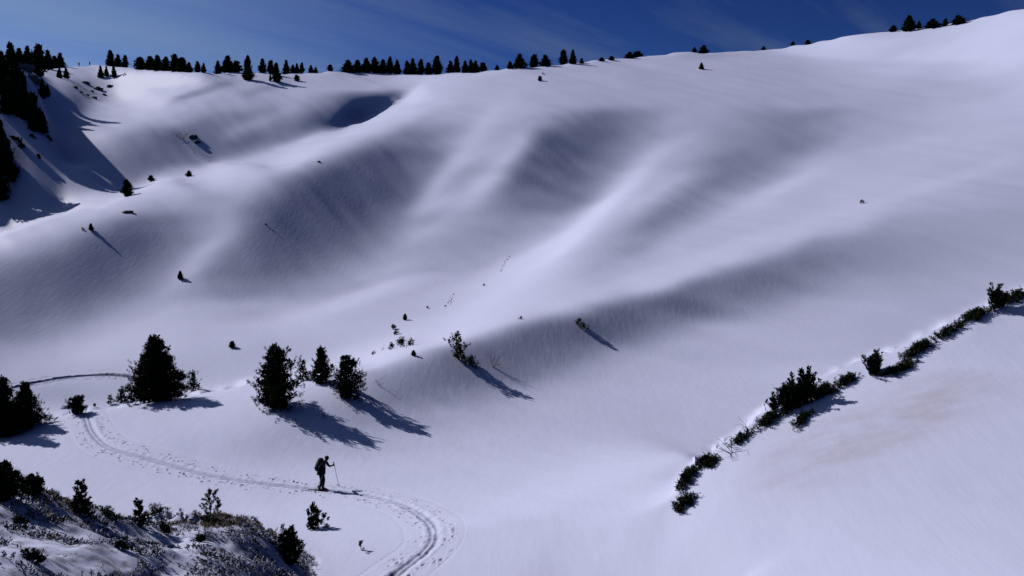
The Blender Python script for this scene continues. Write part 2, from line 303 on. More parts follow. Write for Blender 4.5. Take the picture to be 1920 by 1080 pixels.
# finer columns (cubic), then small natural relief
COLS = 820; th2 = np.linspace(R(-36.5), R(36.5), COLS)
def cubic_cols(G, x0, dx, xq, linear=False):
    f = (xq-x0)/dx; i = np.clip(np.floor(f).astype(int), 1, len(G)-3); u = (f-i)[:,None]
    a, b, c, d = G[i-1], G[i], G[i+1], G[i+2]
    return b + .5*u*(c-a + u*(2*a-5*b+4*c-d + u*(3*(b-c)+d-a)))
TF = cubic_cols(TG, th[0], dth, th2); SH2 = cubic_cols(shift[:,None], th[0], dth, th2)[:,0]
def vnoise(x, y, seed):
    xi = np.floor(x).astype(np.int64); yi = np.floor(y).astype(np.int64); fx = x-xi; fy = y-yi
    fx = fx*fx*fx*(fx*(fx*6-15)+10); fy = fy*fy*fy*(fy*(fy*6-15)+10)
    def hh(a, b):
        v = (a*374761393 + b*668265263 + seed*1442695041) & 0xffffffff
        v = ((v ^ (v >> 13))*1274126177) & 0xffffffff
        return ((v ^ (v >> 16)) & 0xffff)/65535.0 - .5
    return (hh(xi,yi)*(1-fx)+hh(xi+1,yi)*fx)*(1-fy) + (hh(xi,yi+1)*(1-fx)+hh(xi+1,yi+1)*fx)*fy
NRM = 820; rho3 = np.linspace(math.log(R0), math.log(R1), NRM)
jb = int(np.argmin(np.abs(rho3-brow_r[k].mean()))); rho3 = rho3 + (brow_r[k].mean()-rho3[jb])*np.exp(-((rho3-rho3[jb])/.8)**2)   # one row lies on the brow itself
fi = np.interp(rho3, rho2, np.arange(NR2)); i0 = np.clip(fi.astype(int), 0, NR2-2); u = fi-i0
TM = TF[:,i0]*(1-u)+TF[:,i0+1]*u
RG = np.exp(rho3[None,:]+SH2[:,None]*wsh(rho3)[None,:])          # true distance of every vertex
def relief(x, y):
    wx = x*.72+y*.69; wy = -x*.69+y*.72                      # wind crust runs along the slope
    r = np.hypot(x, y); near = 1/(1+(r/60)**2)
    return (.065*vnoise(wx/3.2, wy/9.0, 3)+.03*vnoise(wx/1.1, wy/3.4, 5)*(.4+near)+.16*vnoise(x/14, y/14, 9)*np.clip(r/90, 0, 1)
            + .42*vnoise(wx/7, wy/26, 17)*np.clip((r-60)/120, 0, 1) + .20*vnoise(wx/2.6, wy/11, 19)*np.clip((r-60)/120, 0, 1) + .012*near*vnoise(wx/.35, wy/1.0, 8))
X3 = RG*np.sin(th2)[:,None]; Y3 = RG*np.cos(th2)[:,None]; Z3 = TM*RG
PX3, PY3 = project(X3, Y3, Z3)
bankm = np.clip((33-RG)/4, 0, 1)*np.clip((600-PX3)/60, 0, 1)*np.clip((RG-8)/4, 0, 1)
bankm = bankm*np.clip((PY3-np.interp(PX3, [0,60,150,240,330,480,540,600], [880,922,955,955,968,972,1002,1060])+6)/10, 0, 1)
Z3 = Z3 + relief(X3, Y3)
Z3 = Z3 + bankm*(.30*vnoise(X3/1.6, Y3/1.6, 31)+.22*vnoise(X3/.7, Y3/.7, 33)+.08*vnoise(X3/.3, Y3/.3, 35))
dt2 = th2[1]-th2[0]
Z3o = Z3.copy()
def height(x, y):
    x = np.asarray(x, float); y = np.asarray(y, float)
    f = np.clip((np.arctan2(x, y)-th2[0])/dt2, 0, COLS-1.001); i = f.astype(int); u = f-i
    lr = np.log(np.hypot(x, y)+1e-9); s = SH2[i]*(1-u)+SH2[i+1]*u; q = lr.copy()
    for _ in range(8): q = .5*q+.5*(lr-s*wsh(q))
    g = np.clip(np.interp(q, rho3, np.arange(NRM)), 0, NRM-1.001); j = g.astype(int); v = g-j
    return (Z3o[i,j]*(1-u)+Z3o[i+1,j]*u)*(1-v)+(Z3o[i,j+1]*(1-u)+Z3o[i+1,j+1]*u)*v
RUN3 = np.maximum.accumulate(Z3o/RG, axis=1)
def spot(px, py, near=None):
    """ground point seen at a pixel of the reference frame (the crest below it when the pixel lies above the ground)"""
    x, y, z = ray(px, py); a = math.atan2(x, y); t = z/math.hypot(x, y)
    i = int(np.clip(round((a-th2[0])/dt2), 0, COLS-1)); c = RUN3[i]
    j = int(np.searchsorted(c, t))
    if j >= NRM or c[-1] < t: j = int(np.argmax(c >= c[-1]-1e-9))
    if 0 < j < NRM and c[j] > c[j-1]: rr = math.exp(math.log(RG[i,j-1])+math.log(RG[i,j]/RG[i,j-1])*float(np.clip((t-c[j-1])/(c[j]-c[j-1]), 0, 1)))
    else: rr = RG[i,j]
    if near is not None and rr > near: return spot(px, py+3, near)
    gx, gy = rr*math.sin(a), rr*math.cos(a)
    return Vector((gx, gy, float(height(gx, gy))))
# ---------------------------------------------------------------- materials
def mat(name, base, rough=.8, spec=.2, noise=None, bump=None, trans=0.0):
    m = bpy.data.materials.new(name); m.use_nodes = True; t = m.node_tree; b = t.nodes['Principled BSDF']
    b.inputs['Base Color'].default_value = (*base, 1); b.inputs['Roughness'].default_value = rough; b.inputs['Specular IOR Level'].default_value = spec
    if noise:
        col2, scale = noise; g = t.nodes.new('ShaderNodeTexCoord'); n = t.nodes.new('ShaderNodeTexNoise'); n.inputs['Scale'].default_value = scale; n.inputs['Detail'].default_value = 5
        x = t.nodes.new('ShaderNodeMix'); x.data_type = 'RGBA'; x.inputs[6].default_value = (*base, 1); x.inputs[7].default_value = (*col2, 1)
        t.links.new(g.outputs['Object'], n.inputs['Vector']); t.links.new(n.outputs[0], x.inputs[0]); t.links.new(x.outputs[2], b.inputs['Base Color'])
        if bump:
            k = t.nodes.new('ShaderNodeBump'); k.inputs['Strength'].default_value = bump; k.inputs['Distance'].default_value = .02
            t.links.new(n.outputs[0], k.inputs['Height']); t.links.new(k.outputs[0], b.inputs['Normal'])
    return m
def snow_material():
    m = bpy.data.materials.new('snow'); m.use_nodes = True; t = m.node_tree; b = t.nodes['Principled BSDF']; n_ = t.nodes.new; l = t.links.new
    b.inputs['Roughness'].default_value = .55; b.inputs['Specular IOR Level'].default_value = .025
    g = n_('ShaderNodeNewGeometry')
    a = n_('ShaderNodeTexNoise'); a.inputs['Scale'].default_value = .35; a.inputs['Detail'].default_value = 4; l(g.outputs['Position'], a.inputs['Vector'])
    x = n_('ShaderNodeMix'); x.data_type = 'RGBA'; x.inputs[6].default_value = (*SNOW, 1); x.inputs[7].default_value = (SNOW[0]*.955, SNOW[1]*.955, SNOW[2]*.97, 1); l(a.outputs[0], x.inputs[0])
    # blown dust lying in the crust on the near slope, and bare earth on the bank
    at = n_('ShaderNodeAttribute'); at.attribute_name = 'dust'
    mp = n_('ShaderNodeMapping'); mp.inputs['Rotation'].default_value = (0, 0, R(-32)); mp.inputs['Scale'].default_value = (.4, 1.3, 1.0); l(g.outputs['Position'], mp.inputs[0])
    dn = n_('ShaderNodeTexNoise'); dn.inputs['Scale'].default_value = 1.1; dn.inputs['Detail'].default_value = 7; dn.inputs['Roughness'].default_value = .62; l(mp.outputs[0], dn.inputs['Vector'])
    dr = n_('ShaderNodeMapRange'); dr.inputs[1].default_value = .28; dr.inputs[2].default_value = .78; l(dn.outputs[0], dr.inputs[0])
    dm = n_('ShaderNodeMath'); dm.operation = 'MULTIPLY'; l(at.outputs['Fac'], dm.inputs[0]); l(dr.outputs[0], dm.inputs[1])
    x2 = n_('ShaderNodeMix'); x2.data_type = 'RGBA'; l(dm.outputs[0], x2.inputs[0]); l(x.outputs[2], x2.inputs[6]); x2.inputs[7].default_value = (.43, .385, .46, 1)
    ae = n_('ShaderNodeAttribute'); ae.attribute_name = 'earth'
    en = n_('ShaderNodeTexNoise'); en.inputs['Scale'].default_value = 2.6; en.inputs['Detail'].default_value = 8; en.inputs['Roughness'].default_value = .7; l(g.outputs['Position'], en.inputs['Vector'])
    er = n_('ShaderNodeMapRange'); er.inputs[1].default_value = .50; er.inputs[2].default_value = .60; l(en.outputs[0], er.inputs[0])
    em = n_('ShaderNodeMath'); em.operation = 'MULTIPLY'; l(ae.outputs['Fac'], em.inputs[0]); l(er.outputs[0], em.inputs[1])
    x3 = n_('ShaderNodeMix'); x3.data_type = 'RGBA'; l(em.outputs[0], x3.inputs[0]); l(x2.outputs[2], x3.inputs[6]); x3.inputs[7].default_value = (.11, .085, .065, 1)
    ap = n_('ShaderNodeAttribute'); ap.attribute_name = 'packed'           # packed snow
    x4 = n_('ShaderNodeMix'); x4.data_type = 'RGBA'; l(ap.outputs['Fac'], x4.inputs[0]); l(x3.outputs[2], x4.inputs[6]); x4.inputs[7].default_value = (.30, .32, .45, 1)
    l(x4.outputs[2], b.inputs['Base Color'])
    # crust grain: wind-drawn ripples and fine crystals
    m2 = n_('ShaderNodeMapping'); m2.inputs['Rotation'].default_value = (0, 0, R(52)); m2.inputs['Scale'].default_value = (2.6, .7, 1); l(g.outputs['Position'], m2.inputs[0])
    r1 = n_('ShaderNodeTexNoise'); r1.inputs['Scale'].default_value = .8; r1.inputs['Detail'].default_value = 8; r1.inputs['Roughness'].default_value = .6; l(m2.outputs[0], r1.inputs['Vector'])
    bp = n_('ShaderNodeBump'); bp.inputs['Strength'].default_value = .28; bp.inputs['Distance'].default_value = .07; l(r1.outputs[0], bp.inputs['Height'])
    l(bp.outputs[0], b.inputs['Normal'])
    return m
SNOW = (.565, .58, .775)
M_SNOW = snow_material()
M_NEEDLE = mat('pine_needles', (.013, .020, .011), .8, .03, ((.022, .033, .016), 1.5))
M_NEEDLE2 = mat('dwarf_pine_needles', (.015, .022, .012), .8, .03, ((.028, .038, .019), 3.0))
M_BARK = mat('pine_bark', (.09, .065, .05), .9, .1, ((.14, .10, .075), 6.0), .6)
M_TWIG = mat('bare_twig', (.08, .06, .05), .9, .1, ((.13, .10, .08), 8.0))
M_HEATH = mat('heather', (.06, .05, .045), .9, .1, ((.11, .09, .075), 2.0))
M_RIME = mat('caught_snow', (.58, .60, .79), .7, .1)
M_GRASS = mat('dry_grass', (.36, .26, .17), .9, .1, ((.20, .15, .09), 2.0))
M_ROCK = mat('rock', (.20, .19, .18), .9, .2, ((.09, .085, .08), 2.5), .8)
# ---------------------------------------------------------------- helpers
def mesh_from(name, V, F, mats, smooth=False, mi=None):
    me = bpy.data.meshes.new(name); V = np.ascontiguousarray(V, np.float32); F = np.ascontiguousarray(F, np.int32); k = F.shape[1]
    me.vertices.add(len(V)); me.vertices.foreach_set('co', V.ravel())
    me.loops.add(F.size); me.loops.foreach_set('vertex_index', F.ravel())
    me.polygons.add(len(F)); me.polygons.foreach_set('loop_start', np.arange(0, F.size, k, dtype=np.int32))
    if smooth: me.polygons.foreach_set('use_smooth', np.ones(len(F), bool))
    for m in (mats if isinstance(mats, (list, tuple)) else [mats]): me.materials.append(m)
    if mi is not None: me.polygons.foreach_set('material_index', np.ascontiguousarray(mi, np.int32))
    me.update(calc_edges=True); me.validate()
    return me
def link(name, data, parent=None, loc=None):
    o = bpy.data.objects.new(name, data); COL.objects.link(o)
    if parent is not None: o.parent = parent
    if loc is not None: o.location = loc
    return o
def tag(o, label, cat, group=None):
    o['label'] = label; o['category'] = cat
    if group: o['group'] = group
    return o
def thing(name, label, cat, loc, rz=0.0, sc=1.0, group=None):
    o = link(name, None, None, loc); o.rotation_euler = (0, 0, rz)
    o.scale = (sc, sc, sc) if not isinstance(sc, tuple) else sc
    o.empty_display_size = .2
    return tag(o, label, cat, group)
# ---------------------------------------------------------------- ski track path (needed before the sheet is laid)
TRACK_FAR = [(20,728),(60,717),(100,707),(150,701),(200,699),(250,703),(285,712)]
TRACK = [(141,766),(150,783),(165,806),(185,830),(206,845),(240,852),(290,860),(335,876),(370,888),(420,897),(470,904),(530,910),(600,917),(650,921),(700,928),(745,940),(780,953),(805,972),(822,995),(823,1013),(800,1035),(770,1055),(738,1077),(700,1105),(660,1140)]
def path_world(pix):
    p = np.array([spot(*q)[:2] for q in pix])
    for _ in range(2):                                   # smooth, then resample
        q = p.copy(); q[1:-1] = .25*p[:-2]+.5*p[1:-1]+.25*p[2:]; p = q
    out = []
    for i in range(len(p)-1):
        a, b, c, d = p[max(i-1,0)], p[i], p[i+1], p[min(i+2,len(p)-1)]
        for u in np.linspace(0, 1, 24, endpoint=False):
            out.append(b+.5*u*(c-a+u*(2*a-5*b+4*c-d+u*(3*(b-c)+d-a))))
    out = np.array(out+[p[-1]]); s = np.r_[0, np.cumsum(np.hypot(*np.diff(out, axis=0).T))]
    q = np.arange(0, s[-1], .055)
    return np.c_[np.interp(q, s, out[:,0]), np.interp(q, s, out[:,1])]
TR = path_world(TRACK); TRF = path_world(TRACK_FAR)
def sink(path, width, depth):
    lo = path.min(0)-width; hi = path.max(0)+width
    m = (X3 > lo[0]) & (X3 < hi[0]) & (Y3 > lo[1]) & (Y3 < hi[1]); idx = np.argwhere(m); q = np.c_[X3[m], Y3[m]]; d = np.full(len(q), 9e9)
    for k in range(0, len(path), 4): d = np.minimum(d, (q[:,0]-path[k,0])**2+(q[:,1]-path[k,1])**2)
    f = np.clip((width-np.sqrt(d))/.4, 0, 1); Z3[idx[:,0], idx[:,1]] -= depth*f*f*(3-2*f)
sink(TR, 1.15, .30); sink(TRF, .75, .25)
# ---------------------------------------------------------------- the sheet
ths = np.concatenate([np.radians(np.arange(-180, -37, 3.0)), th2, np.radians(np.arange(39, 180, 3.0))])
rin = np.array([.15, .6, 1.2, 1.8, 2.4])
nA, nR = len(ths), 5+NRM
Zall = np.empty((nA, nR)); Rall = np.empty((nA, nR)); Rall[:,:5] = rin[None,:]; k0 = int(np.searchsorted(ths, th2[0]-1e-9))
Zall[k0:k0+COLS, 5:] = Z3; Rall[k0:k0+COLS, 5:] = RG
for i in range(nA):
    if k0 <= i < k0+COLS: continue
    a = ths[i] % (2*math.pi); f = (a-th2[-1])/(2*math.pi-2*th2[-1]); f = f*f*(3-2*f)
    Zall[i, 5:] = Z3[-1]*(1-f)+Z3[0]*f; Rall[i, 5:] = RG[-1]*(1-f)+RG[0]*f
f = (rin/R0)**2; Zall[:,:5] = -1.65*(1-f)[None,:]+Zall[:,5:6]*f[None,:]
V = np.stack([Rall*np.sin(ths)[:,None], Rall*np.cos(ths)[:,None], Zall], -1).reshape(-1, 3)
ii, jj = np.meshgrid(np.arange(nA), np.arange(nR-1), indexing='ij'); i2 = (ii+1) % nA
F = np.stack([ii*nR+jj, ii*nR+jj+1, i2*nR+jj+1, i2*nR+jj], -1).reshape(-1, 4)
ground = link('snow_ground', mesh_from('snow_ground', V, F, M_SNOW, True)); ground['kind'] = 'structure'; ground.data.set_sharp_from_angle(angle=R(16))
def add_attr(name, A):
    full = np.zeros((nA, nR), np.float32); full[k0:k0+COLS, 5:] = A
    at = ground.data.attributes.new(name, 'FLOAT', 'POINT'); at.data.foreach_set('value', full.ravel())
def smooth01(x): x = np.clip(x, 0, 1); return x*x*(3-2*x)
band = np.interp(PX3, [1300,1400,1500,1600,1700,1800,1920], [905,880,845,805,765,722,680])
dust = smooth01((PX3-1330)/220)*smooth01((2000-PX3)/260)*np.exp(-.5*((PY3-band-14)/42)**2)*(RG < 34)
add_attr('dust', dust*.95)
earth = bankm*(.55+.45*np.clip(1-(PY3-np.interp(PX3, [0,60,150,240,330,480,540,600], [880,922,955,955,968,972,1002,1060]))/45, 0, 1))
corridor = np.exp(-.5*((PX3-(345-.35*(PY3-1030)))/28)**2)*(PY3 > 985)
add_attr('earth', earth*(1-.9*corridor))
# ---------------------------------------------------------------- ski track: trodden strip with ruts, pole holes and foot prints
def track_strip(name, path, half, seed, prints, rut=1.0):
    rng = np.random.default_rng(seed); t = np.gradient(path, axis=0); t /= np.linalg.norm(t, axis=1)[:,None]
    k = np.ones(25)/25; t = np.stack([np.convolve(np.pad(t[:,c], 12, 'edge'), k, 'valid') for c in (0, 1)], 1); t /= np.linalg.norm(t, axis=1)[:,None]
    nrm = np.c_[t[:,1], -t[:,0]]; w = np.linspace(-half, half, int(2*half/.05)+1); n, m = len(path), len(w)
    X = path[:,0:1]+nrm[:,0:1]*w; Y = path[:,1:2]+nrm[:,1:2]*w; Z = height(X, Y)
    s = np.arange(n)*.055
    wob = .05*vnoise(s/1.7, s*0, seed)+.05*vnoise(s/6, s*0, seed+3)
    ww = w[None,:]-wob[:,None]
    rough = (.03*vnoise(X/.13, Y/.13, seed+1)+.03*vnoise(X/.34, Y/.34, seed+2))*(.35+1.9*np.linspace(0, 1, n)[:,None]**3)
    D = -rut*(.05*np.exp(-(ww/.24)**4)+.09*np.exp(-((ww-.10)/.055)**2)+.09*np.exp(-((ww+.10)/.055)**2)) + rut*.022*np.exp(-((np.abs(ww)-.33)/.09)**2)*(1+3*vnoise(s[:,None]/.3, w[None,:]/.3, seed+5))
    D += rough*np.exp(-(ww/.42)**2)
    for _ in range(prints):
        a = rng.uniform(.3, s[-1]-.3); side = rng.choice([-1, 1]); b = side*(.42+abs(rng.normal(0, .30))); 
        if abs(b) > half-.22: continue
        L, B = rng.uniform(.05, .11), rng.uniform(.03, .05); dep = rng.uniform(.05, .10); ang = rng.normal(0, .5)
        i = int(a/.055); i0, i1 = max(0, i-8), min(n, i+9)
        u = (s[i0:i1]-a)[:,None]; v = (w-b)[None,:]; uu = u*math.cos(ang)+v*math.sin(ang); vv = -u*math.sin(ang)+v*math.cos(ang)
        q = (uu/L)**2+(vv/B)**2
        D[i0:i1] += -dep*np.exp(-q**1.5)+.4*dep*np.exp(-((np.sqrt(q)-1.5)/.4)**2)
    e = smooth01((half-np.abs(w))/.45); D = D*e[None,:] + .008-.022*(1-e)[None,:]
    ends = np.clip(np.minimum(s, s[-1]-s)/.6, 0, 1)[:,None]; D = D*ends - .02*(1-ends)
    V = np.stack([X, Y, Z+D], -1).reshape(-1, 3); ii, jj = np.meshgrid(np.arange(n-1), np.arange(m-1), indexing='ij')
    F = np.stack([ii*m+jj, ii*m+jj+1, (ii+1)*m+jj+1, (ii+1)*m+jj], -1).reshape(-1, 4)[:, ::-1]
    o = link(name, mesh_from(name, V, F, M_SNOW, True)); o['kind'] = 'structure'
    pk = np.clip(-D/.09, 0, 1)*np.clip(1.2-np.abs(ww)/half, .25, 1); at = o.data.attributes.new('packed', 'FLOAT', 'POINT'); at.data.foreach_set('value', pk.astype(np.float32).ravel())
    return o
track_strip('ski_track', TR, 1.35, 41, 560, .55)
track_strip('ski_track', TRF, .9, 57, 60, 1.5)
# ---------------------------------------------------------------- plants
def unit(a): return a/(np.linalg.norm(a, axis=-1, keepdims=True)+1e-9)
def brush(pos, axis, alen, n, nlen, wid, spread, rng, lift=.8):
    """needle faces round shoots: pos, axis (N,3); n needles per shoot -> V, F"""
    N_ = len(pos); u = rng.random((N_, n, 1)); p = pos[:,None]+axis[:,None]*(u*np.asarray(alen).reshape(-1,1,1) if np.ndim(alen) else u*alen)
    rad = rng.normal(size=(N_, n, 3)); rad = unit(rad-axis[:,None]*(rad*axis[:,None]).sum(-1, keepdims=True))
    d = unit(axis[:,None]*lift+rad*spread); L = nlen*(.7+.6*rng.random((N_, n, 1)))
    side = unit(np.cross(d, rng.normal(size=(N_, n, 3))))*wid*.5
    b = p; mid = p+d*L*.55; tip = p+d*L
    V = np.stack([b, mid+side, tip, mid-side], 2).reshape(-1, 3); k = np.arange(N_*n)*4
    return V, np.stack([k, k+1, k+2, k+3], 1)
def tubes(segs, sides=5):
    """list of (p0, p1, r0, r1) -> V, F"""
    Vs, Fs, o = [], [], 0
    for p0, p1, r0, r1 in segs:
        p0 = np.asarray(p0, float); p1 = np.asarray(p1, float); d = p1-p0; d = d/(np.linalg.norm(d)+1e-9)
        a = np.cross(d, (0, 0, 1) if abs(d[2]) < .9 else (1, 0, 0)); a /= np.linalg.norm(a); b = np.cross(d, a)
        ang = np.arange(sides)*2*math.pi/sides; c = np.cos(ang)[:,None]*a+np.sin(ang)[:,None]*b
        Vs.append(np.r_[p0+c*r0, p1+c*r1]); i = np.arange(sides); j = (i+1) % sides
        Fs.append(np.c_[i, j, j+sides, i+sides]+o); o += 2*sides
    return np.concatenate(Vs), np.concatenate(Fs)
def chain(pts, r0, r1):
    n = len(pts)-1; return [(pts[i], pts[i+1], r0+(r1-r0)*i/n, r0+(r1-r0)*(i+1)/n) for i in range(n)]
def pine_meshes(hgt, wid, seed, dens=1.0, shape=.8, ragged=.25, lean=0.0, low=.02, gap=0.0, belly=.06, shoot=None, fill=1.0, nn=22, wf=.20, whorl=None, up=.55, nl=.36):
    """one pine, base at the origin: trunk with limbs, and a crown of needle-clad shoots that turn up at the branch ends"""
    rng = np.random.default_rng(seed); sh = shoot or hgt*.085; bend = rng.normal(0, .012*hgt, 2)
    def axis(z): q = z/hgt; return np.array([lean*z+bend[0]*math.sin(q*3), bend[1]*math.sin(q*2.4), z])
    segs = chain([axis(z) for z in np.linspace(-.3, hgt*.96, 7)], hgt*.024+.012, .008)
    P0, A, Ln = [], [], []; F0, FA = [], []
    lob = 1+ragged*rng.normal(size=9)*.6
    nb = whorl or max(8, int(dens*1.15*wid*hgt/sh**2)); k = 0
    for k in range(nb):
        q = low+(1-low)*.95*(max(.01, k+.5+.4*rng.normal())/nb)**1.15; q = min(max(q, low), .95)
        if rng.random() < gap: continue
        prof = min(1, .45+.55*(q-low)/belly)*(1-q)**shape; az = k*2.39996+rng.normal(0, .35)
        L = max(sh*.5, wid*.56*prof*lob[int((az % 6.2832)/6.2832*9) % 9]*(1+ragged*.5*rng.normal()))
        d = np.array([math.cos(az), math.sin(az), 0]); o = axis(q*hgt); rise = -.05+up*.35*rng.random()+.45*q
        mid = o+d*L*.6+np.array([0, 0, L*rise*.35]); end = o+d*L+np.array([0, 0, L*rise])
        if L > sh: segs += [(o, mid, .010+.004*hgt*(1-q), .010), (mid, end, .010, .005)]
        m = 1+int(L/sh*1.3)                                # shoots along the branch, the last ones carry the outline
        for i in range(m):
            f = 1-.75*(i/max(m, 1))*rng.uniform(.8, 1); c = (o*(1-f/.6)+mid*f/.6) if f < .6 else (mid*(1-(f-.6)/.4)+end*(f-.6)/.4)
            c = c+rng.normal(0, .22, 3)*sh*np.array([1, 1, .5]); a_ = unit(d*rng.uniform(.15, .9)*(1-q*.6)+np.array([0, 0, up+.5*rng.random()])+rng.normal(0, .16, 3))
            P0.append(c-a_*sh*.55); A.append(a_); Ln.append(sh*rng.uniform(.65, 1.25))
        for i in range(int(fill*(1+L/sh*.8))):
            f = rng.uniform(.1, .78); F0.append(o*(1-f)+end*f+rng.normal(0, .2, 3)*sh); FA.append(unit(rng.normal(0, 1, 3)+np.array([0, 0, .6])))
    for z, t in ((.90, (0, 0, 1)), (.84, (.4, .2, 1)), (.83, (-.4, .1, 1)), (.80, (.1, -.45, 1)), (.76, (-.1, .5, 1))):
        P0.append(axis(hgt*z)); A.append(unit(np.array(t, float)+np.array([lean, 0, 0]))); Ln.append(hgt*.10 if z > .88 else sh*.9)
    V, F = brush(np.array(P0), np.array(A), np.array(Ln), nn, sh*nl, sh*wf*.55, .85, rng)
    if F0:
        V2, F2 = brush(np.array(F0), np.array(FA), sh*.5, 7, sh*.75, sh*wf*1.7, 1.0, rng); F = np.r_[F, F2+len(V)]; V = np.r_[V, V2]
    V[:,2] = np.maximum(V[:,2], -.06); tv, tfc = tubes(segs, 5)
    return mesh_from('trunk', tv, tfc, M_BARK, True), mesh_from('crown', V, F, M_NEEDLE)
def bush_meshes(w, d, hgt, seed, n_shoot=60, n_need=16, shoot=.2, needle=.07, width=.014, upright=.8, ground_fn=None, spread=.9):
    """low dwarf pine: creeping branches carrying upright brush-like shoots; follows the ground it creeps over"""
    rng = np.random.default_rng(seed); pos, ax, segs = [], [], []
    g = ground_fn or (lambda x, y: 0.0)
    nb = max(4, n_shoot//9); arms = []
    for k in range(nb):
        a = rng.uniform(0, 6.283); e = np.array([math.cos(a)*w*.5, math.sin(a)*d*.5])*rng.uniform(.35, 1)
        arms.append(e); zc = hgt*.35*rng.uniform(.4, 1)
        p = [np.array([0, 0, g(0, 0)-.06]), np.array([*(e*.5), g(*(e*.5))+zc*.7]), np.array([*e, g(*e)+zc])]
        segs += chain(p, .022, .008)
    for k in range(n_shoot):
        e = arms[rng.integers(nb)]*rng.uniform(.1, 1.05)+rng.normal(0, .09, 2)*np.array([w, d]); rr = min(1, math.hypot(e[0]/(w*.5+1e-6), e[1]/(d*.5+1e-6)))
        top = hgt*(1-.75*rr**1.5)*rng.uniform(.25, 1.0); b = np.array([e[0], e[1], g(e[0], e[1])+max(.01, top-shoot*.6)])
        pos.append(b); ax.append(unit(np.array([e[0]/w*.9, e[1]/d*.9, upright])+rng.normal(0, .22, 3)))
    sl = shoot*rng.uniform(.6, 1.25, len(pos))
    V, F = brush(np.array(pos), np.array(ax), sl, n_need, needle, width, spread, rng)
    tv, tf = tubes(segs, 4)
    return mesh_from('branch', tv, tf, M_TWIG, True), mesh_from('needles', V, F, M_NEEDLE2)
def twig_mesh(L, seed, n=4, dirs=None):
    rng = np.random.default_rng(seed); segs = []
    def grow(p, d, l, r, depth):
        q = p
        for i in range(3):
            d2 = unit(d+rng.normal(0, .22, 3)); e = q+d2*l/3; segs.append((q, e, r, r*.8)); q, r = e, r*.8
            if depth and rng.random() < .85: grow(q, unit(d2+rng.normal(0, .6, 3)), l*.5, r*.7, depth-1)
    for k in range(n): grow(np.array([0, 0, -.05]), unit(np.array([*rng.normal(0, .55, 2), .8]) if dirs is None else np.array(dirs[k % len(dirs)])), L*rng.uniform(.6, 1), .014*max(1, L), 2)
    V, F = tubes(segs, 4); return mesh_from('twigs', V, F, M_TWIG)
def depth_at(p): return math.hypot(p.x, p.y)
def px_m(p): return (p.y*CP - p.z*SP)/FOC          # metres per reference pixel at a point
ORD = ['leftmost', 'second', 'third', 'fourth', 'fifth', 'sixth', 'seventh', 'eighth', 'ninth', 'tenth', 'eleventh', 'twelfth']
def place_pine(px, top, base, wpx, seed, label, group=None, name='pine_tree', **kw):
    p = spot(px, base); s = px_m(p); hg = (base-top)*s; wd = wpx*s
    t, c = pine_meshes(hg, wd, seed, **kw); o = thing(name, label, 'tree', p, 0, 1, group)
    link('trunk', t, o); link('crown', c, o); return o
# ---- the dark pines of the middle ridge, each grown for itself
G1 = 'pines standing along the middle snow ridge'
place_pine(293, 630, 750, 108, 11, 'largest broad cone-shaped pine standing on the middle snow ridge', G1, shape=.95, dens=1.3, fill=2.0)
place_pine(362, 697, 733, 28, 12, 'small ragged pine just right of the largest ridge pine', G1, shoot=.32, ragged=.35, shape=.7)
place_pine(228, 729, 753, 24, 13, 'small cone-shaped pine a little left of the largest ridge pine', G1, shoot=.22, shape=.9)
place_pine(207, 741, 758, 15, 14, 'tiny pine at the ridge line left of the small cone-shaped pine', G1, shoot=.2)
place_pine(145, 744, 776, 38, 15, 'low rounded pine at the ridge where the ski track crosses it', G1, shoot=.2, shape=.45, belly=.3, dens=1.2, fill=2)
place_pine(9, 706, 818, 76, 16, 'tall dark pine at the left edge of the picture', G1, shape=1.0, dens=1.3, fill=1.6, ragged=.35)
place_pine(49, 716, 799, 80, 17, 'broad dark pine beside the tall one at the left edge', G1, shape=1.0, ragged=.35, dens=1.3, fill=1.6)
place_pine(519, 649, 764, 84, 18, 'tall full pine on the ridge, leftmost of the middle group', G1, shape=.62, belly=.2, ragged=.4, dens=1.2, fill=1.7)
place_pine(568, 675, 714, 32, 19, 'small open pine between the two larger ridge pines', G1, shoot=.30, gap=.15, ragged=.4, shape=.5)
place_pine(603, 651, 718, 54, 20, 'slender pointed pine right of the small open pine on the ridge', G1, shoot=.28, shape=.95, belly=.15, fill=1.6)
place_pine(649, 667, 745, 70, 21, 'irregular pine casting a blue shadow, rightmost of the middle group', G1, shoot=.30, shape=.65, belly=.2, ragged=.5, fill=1.5)
place_pine(866, 624, 674, 30, 22, 'lone leaning pine on the shaded flank of the middle ridge', G1, shoot=.34, shape=.3, ragged=.4, gap=.1, lean=-.22, belly=.3)
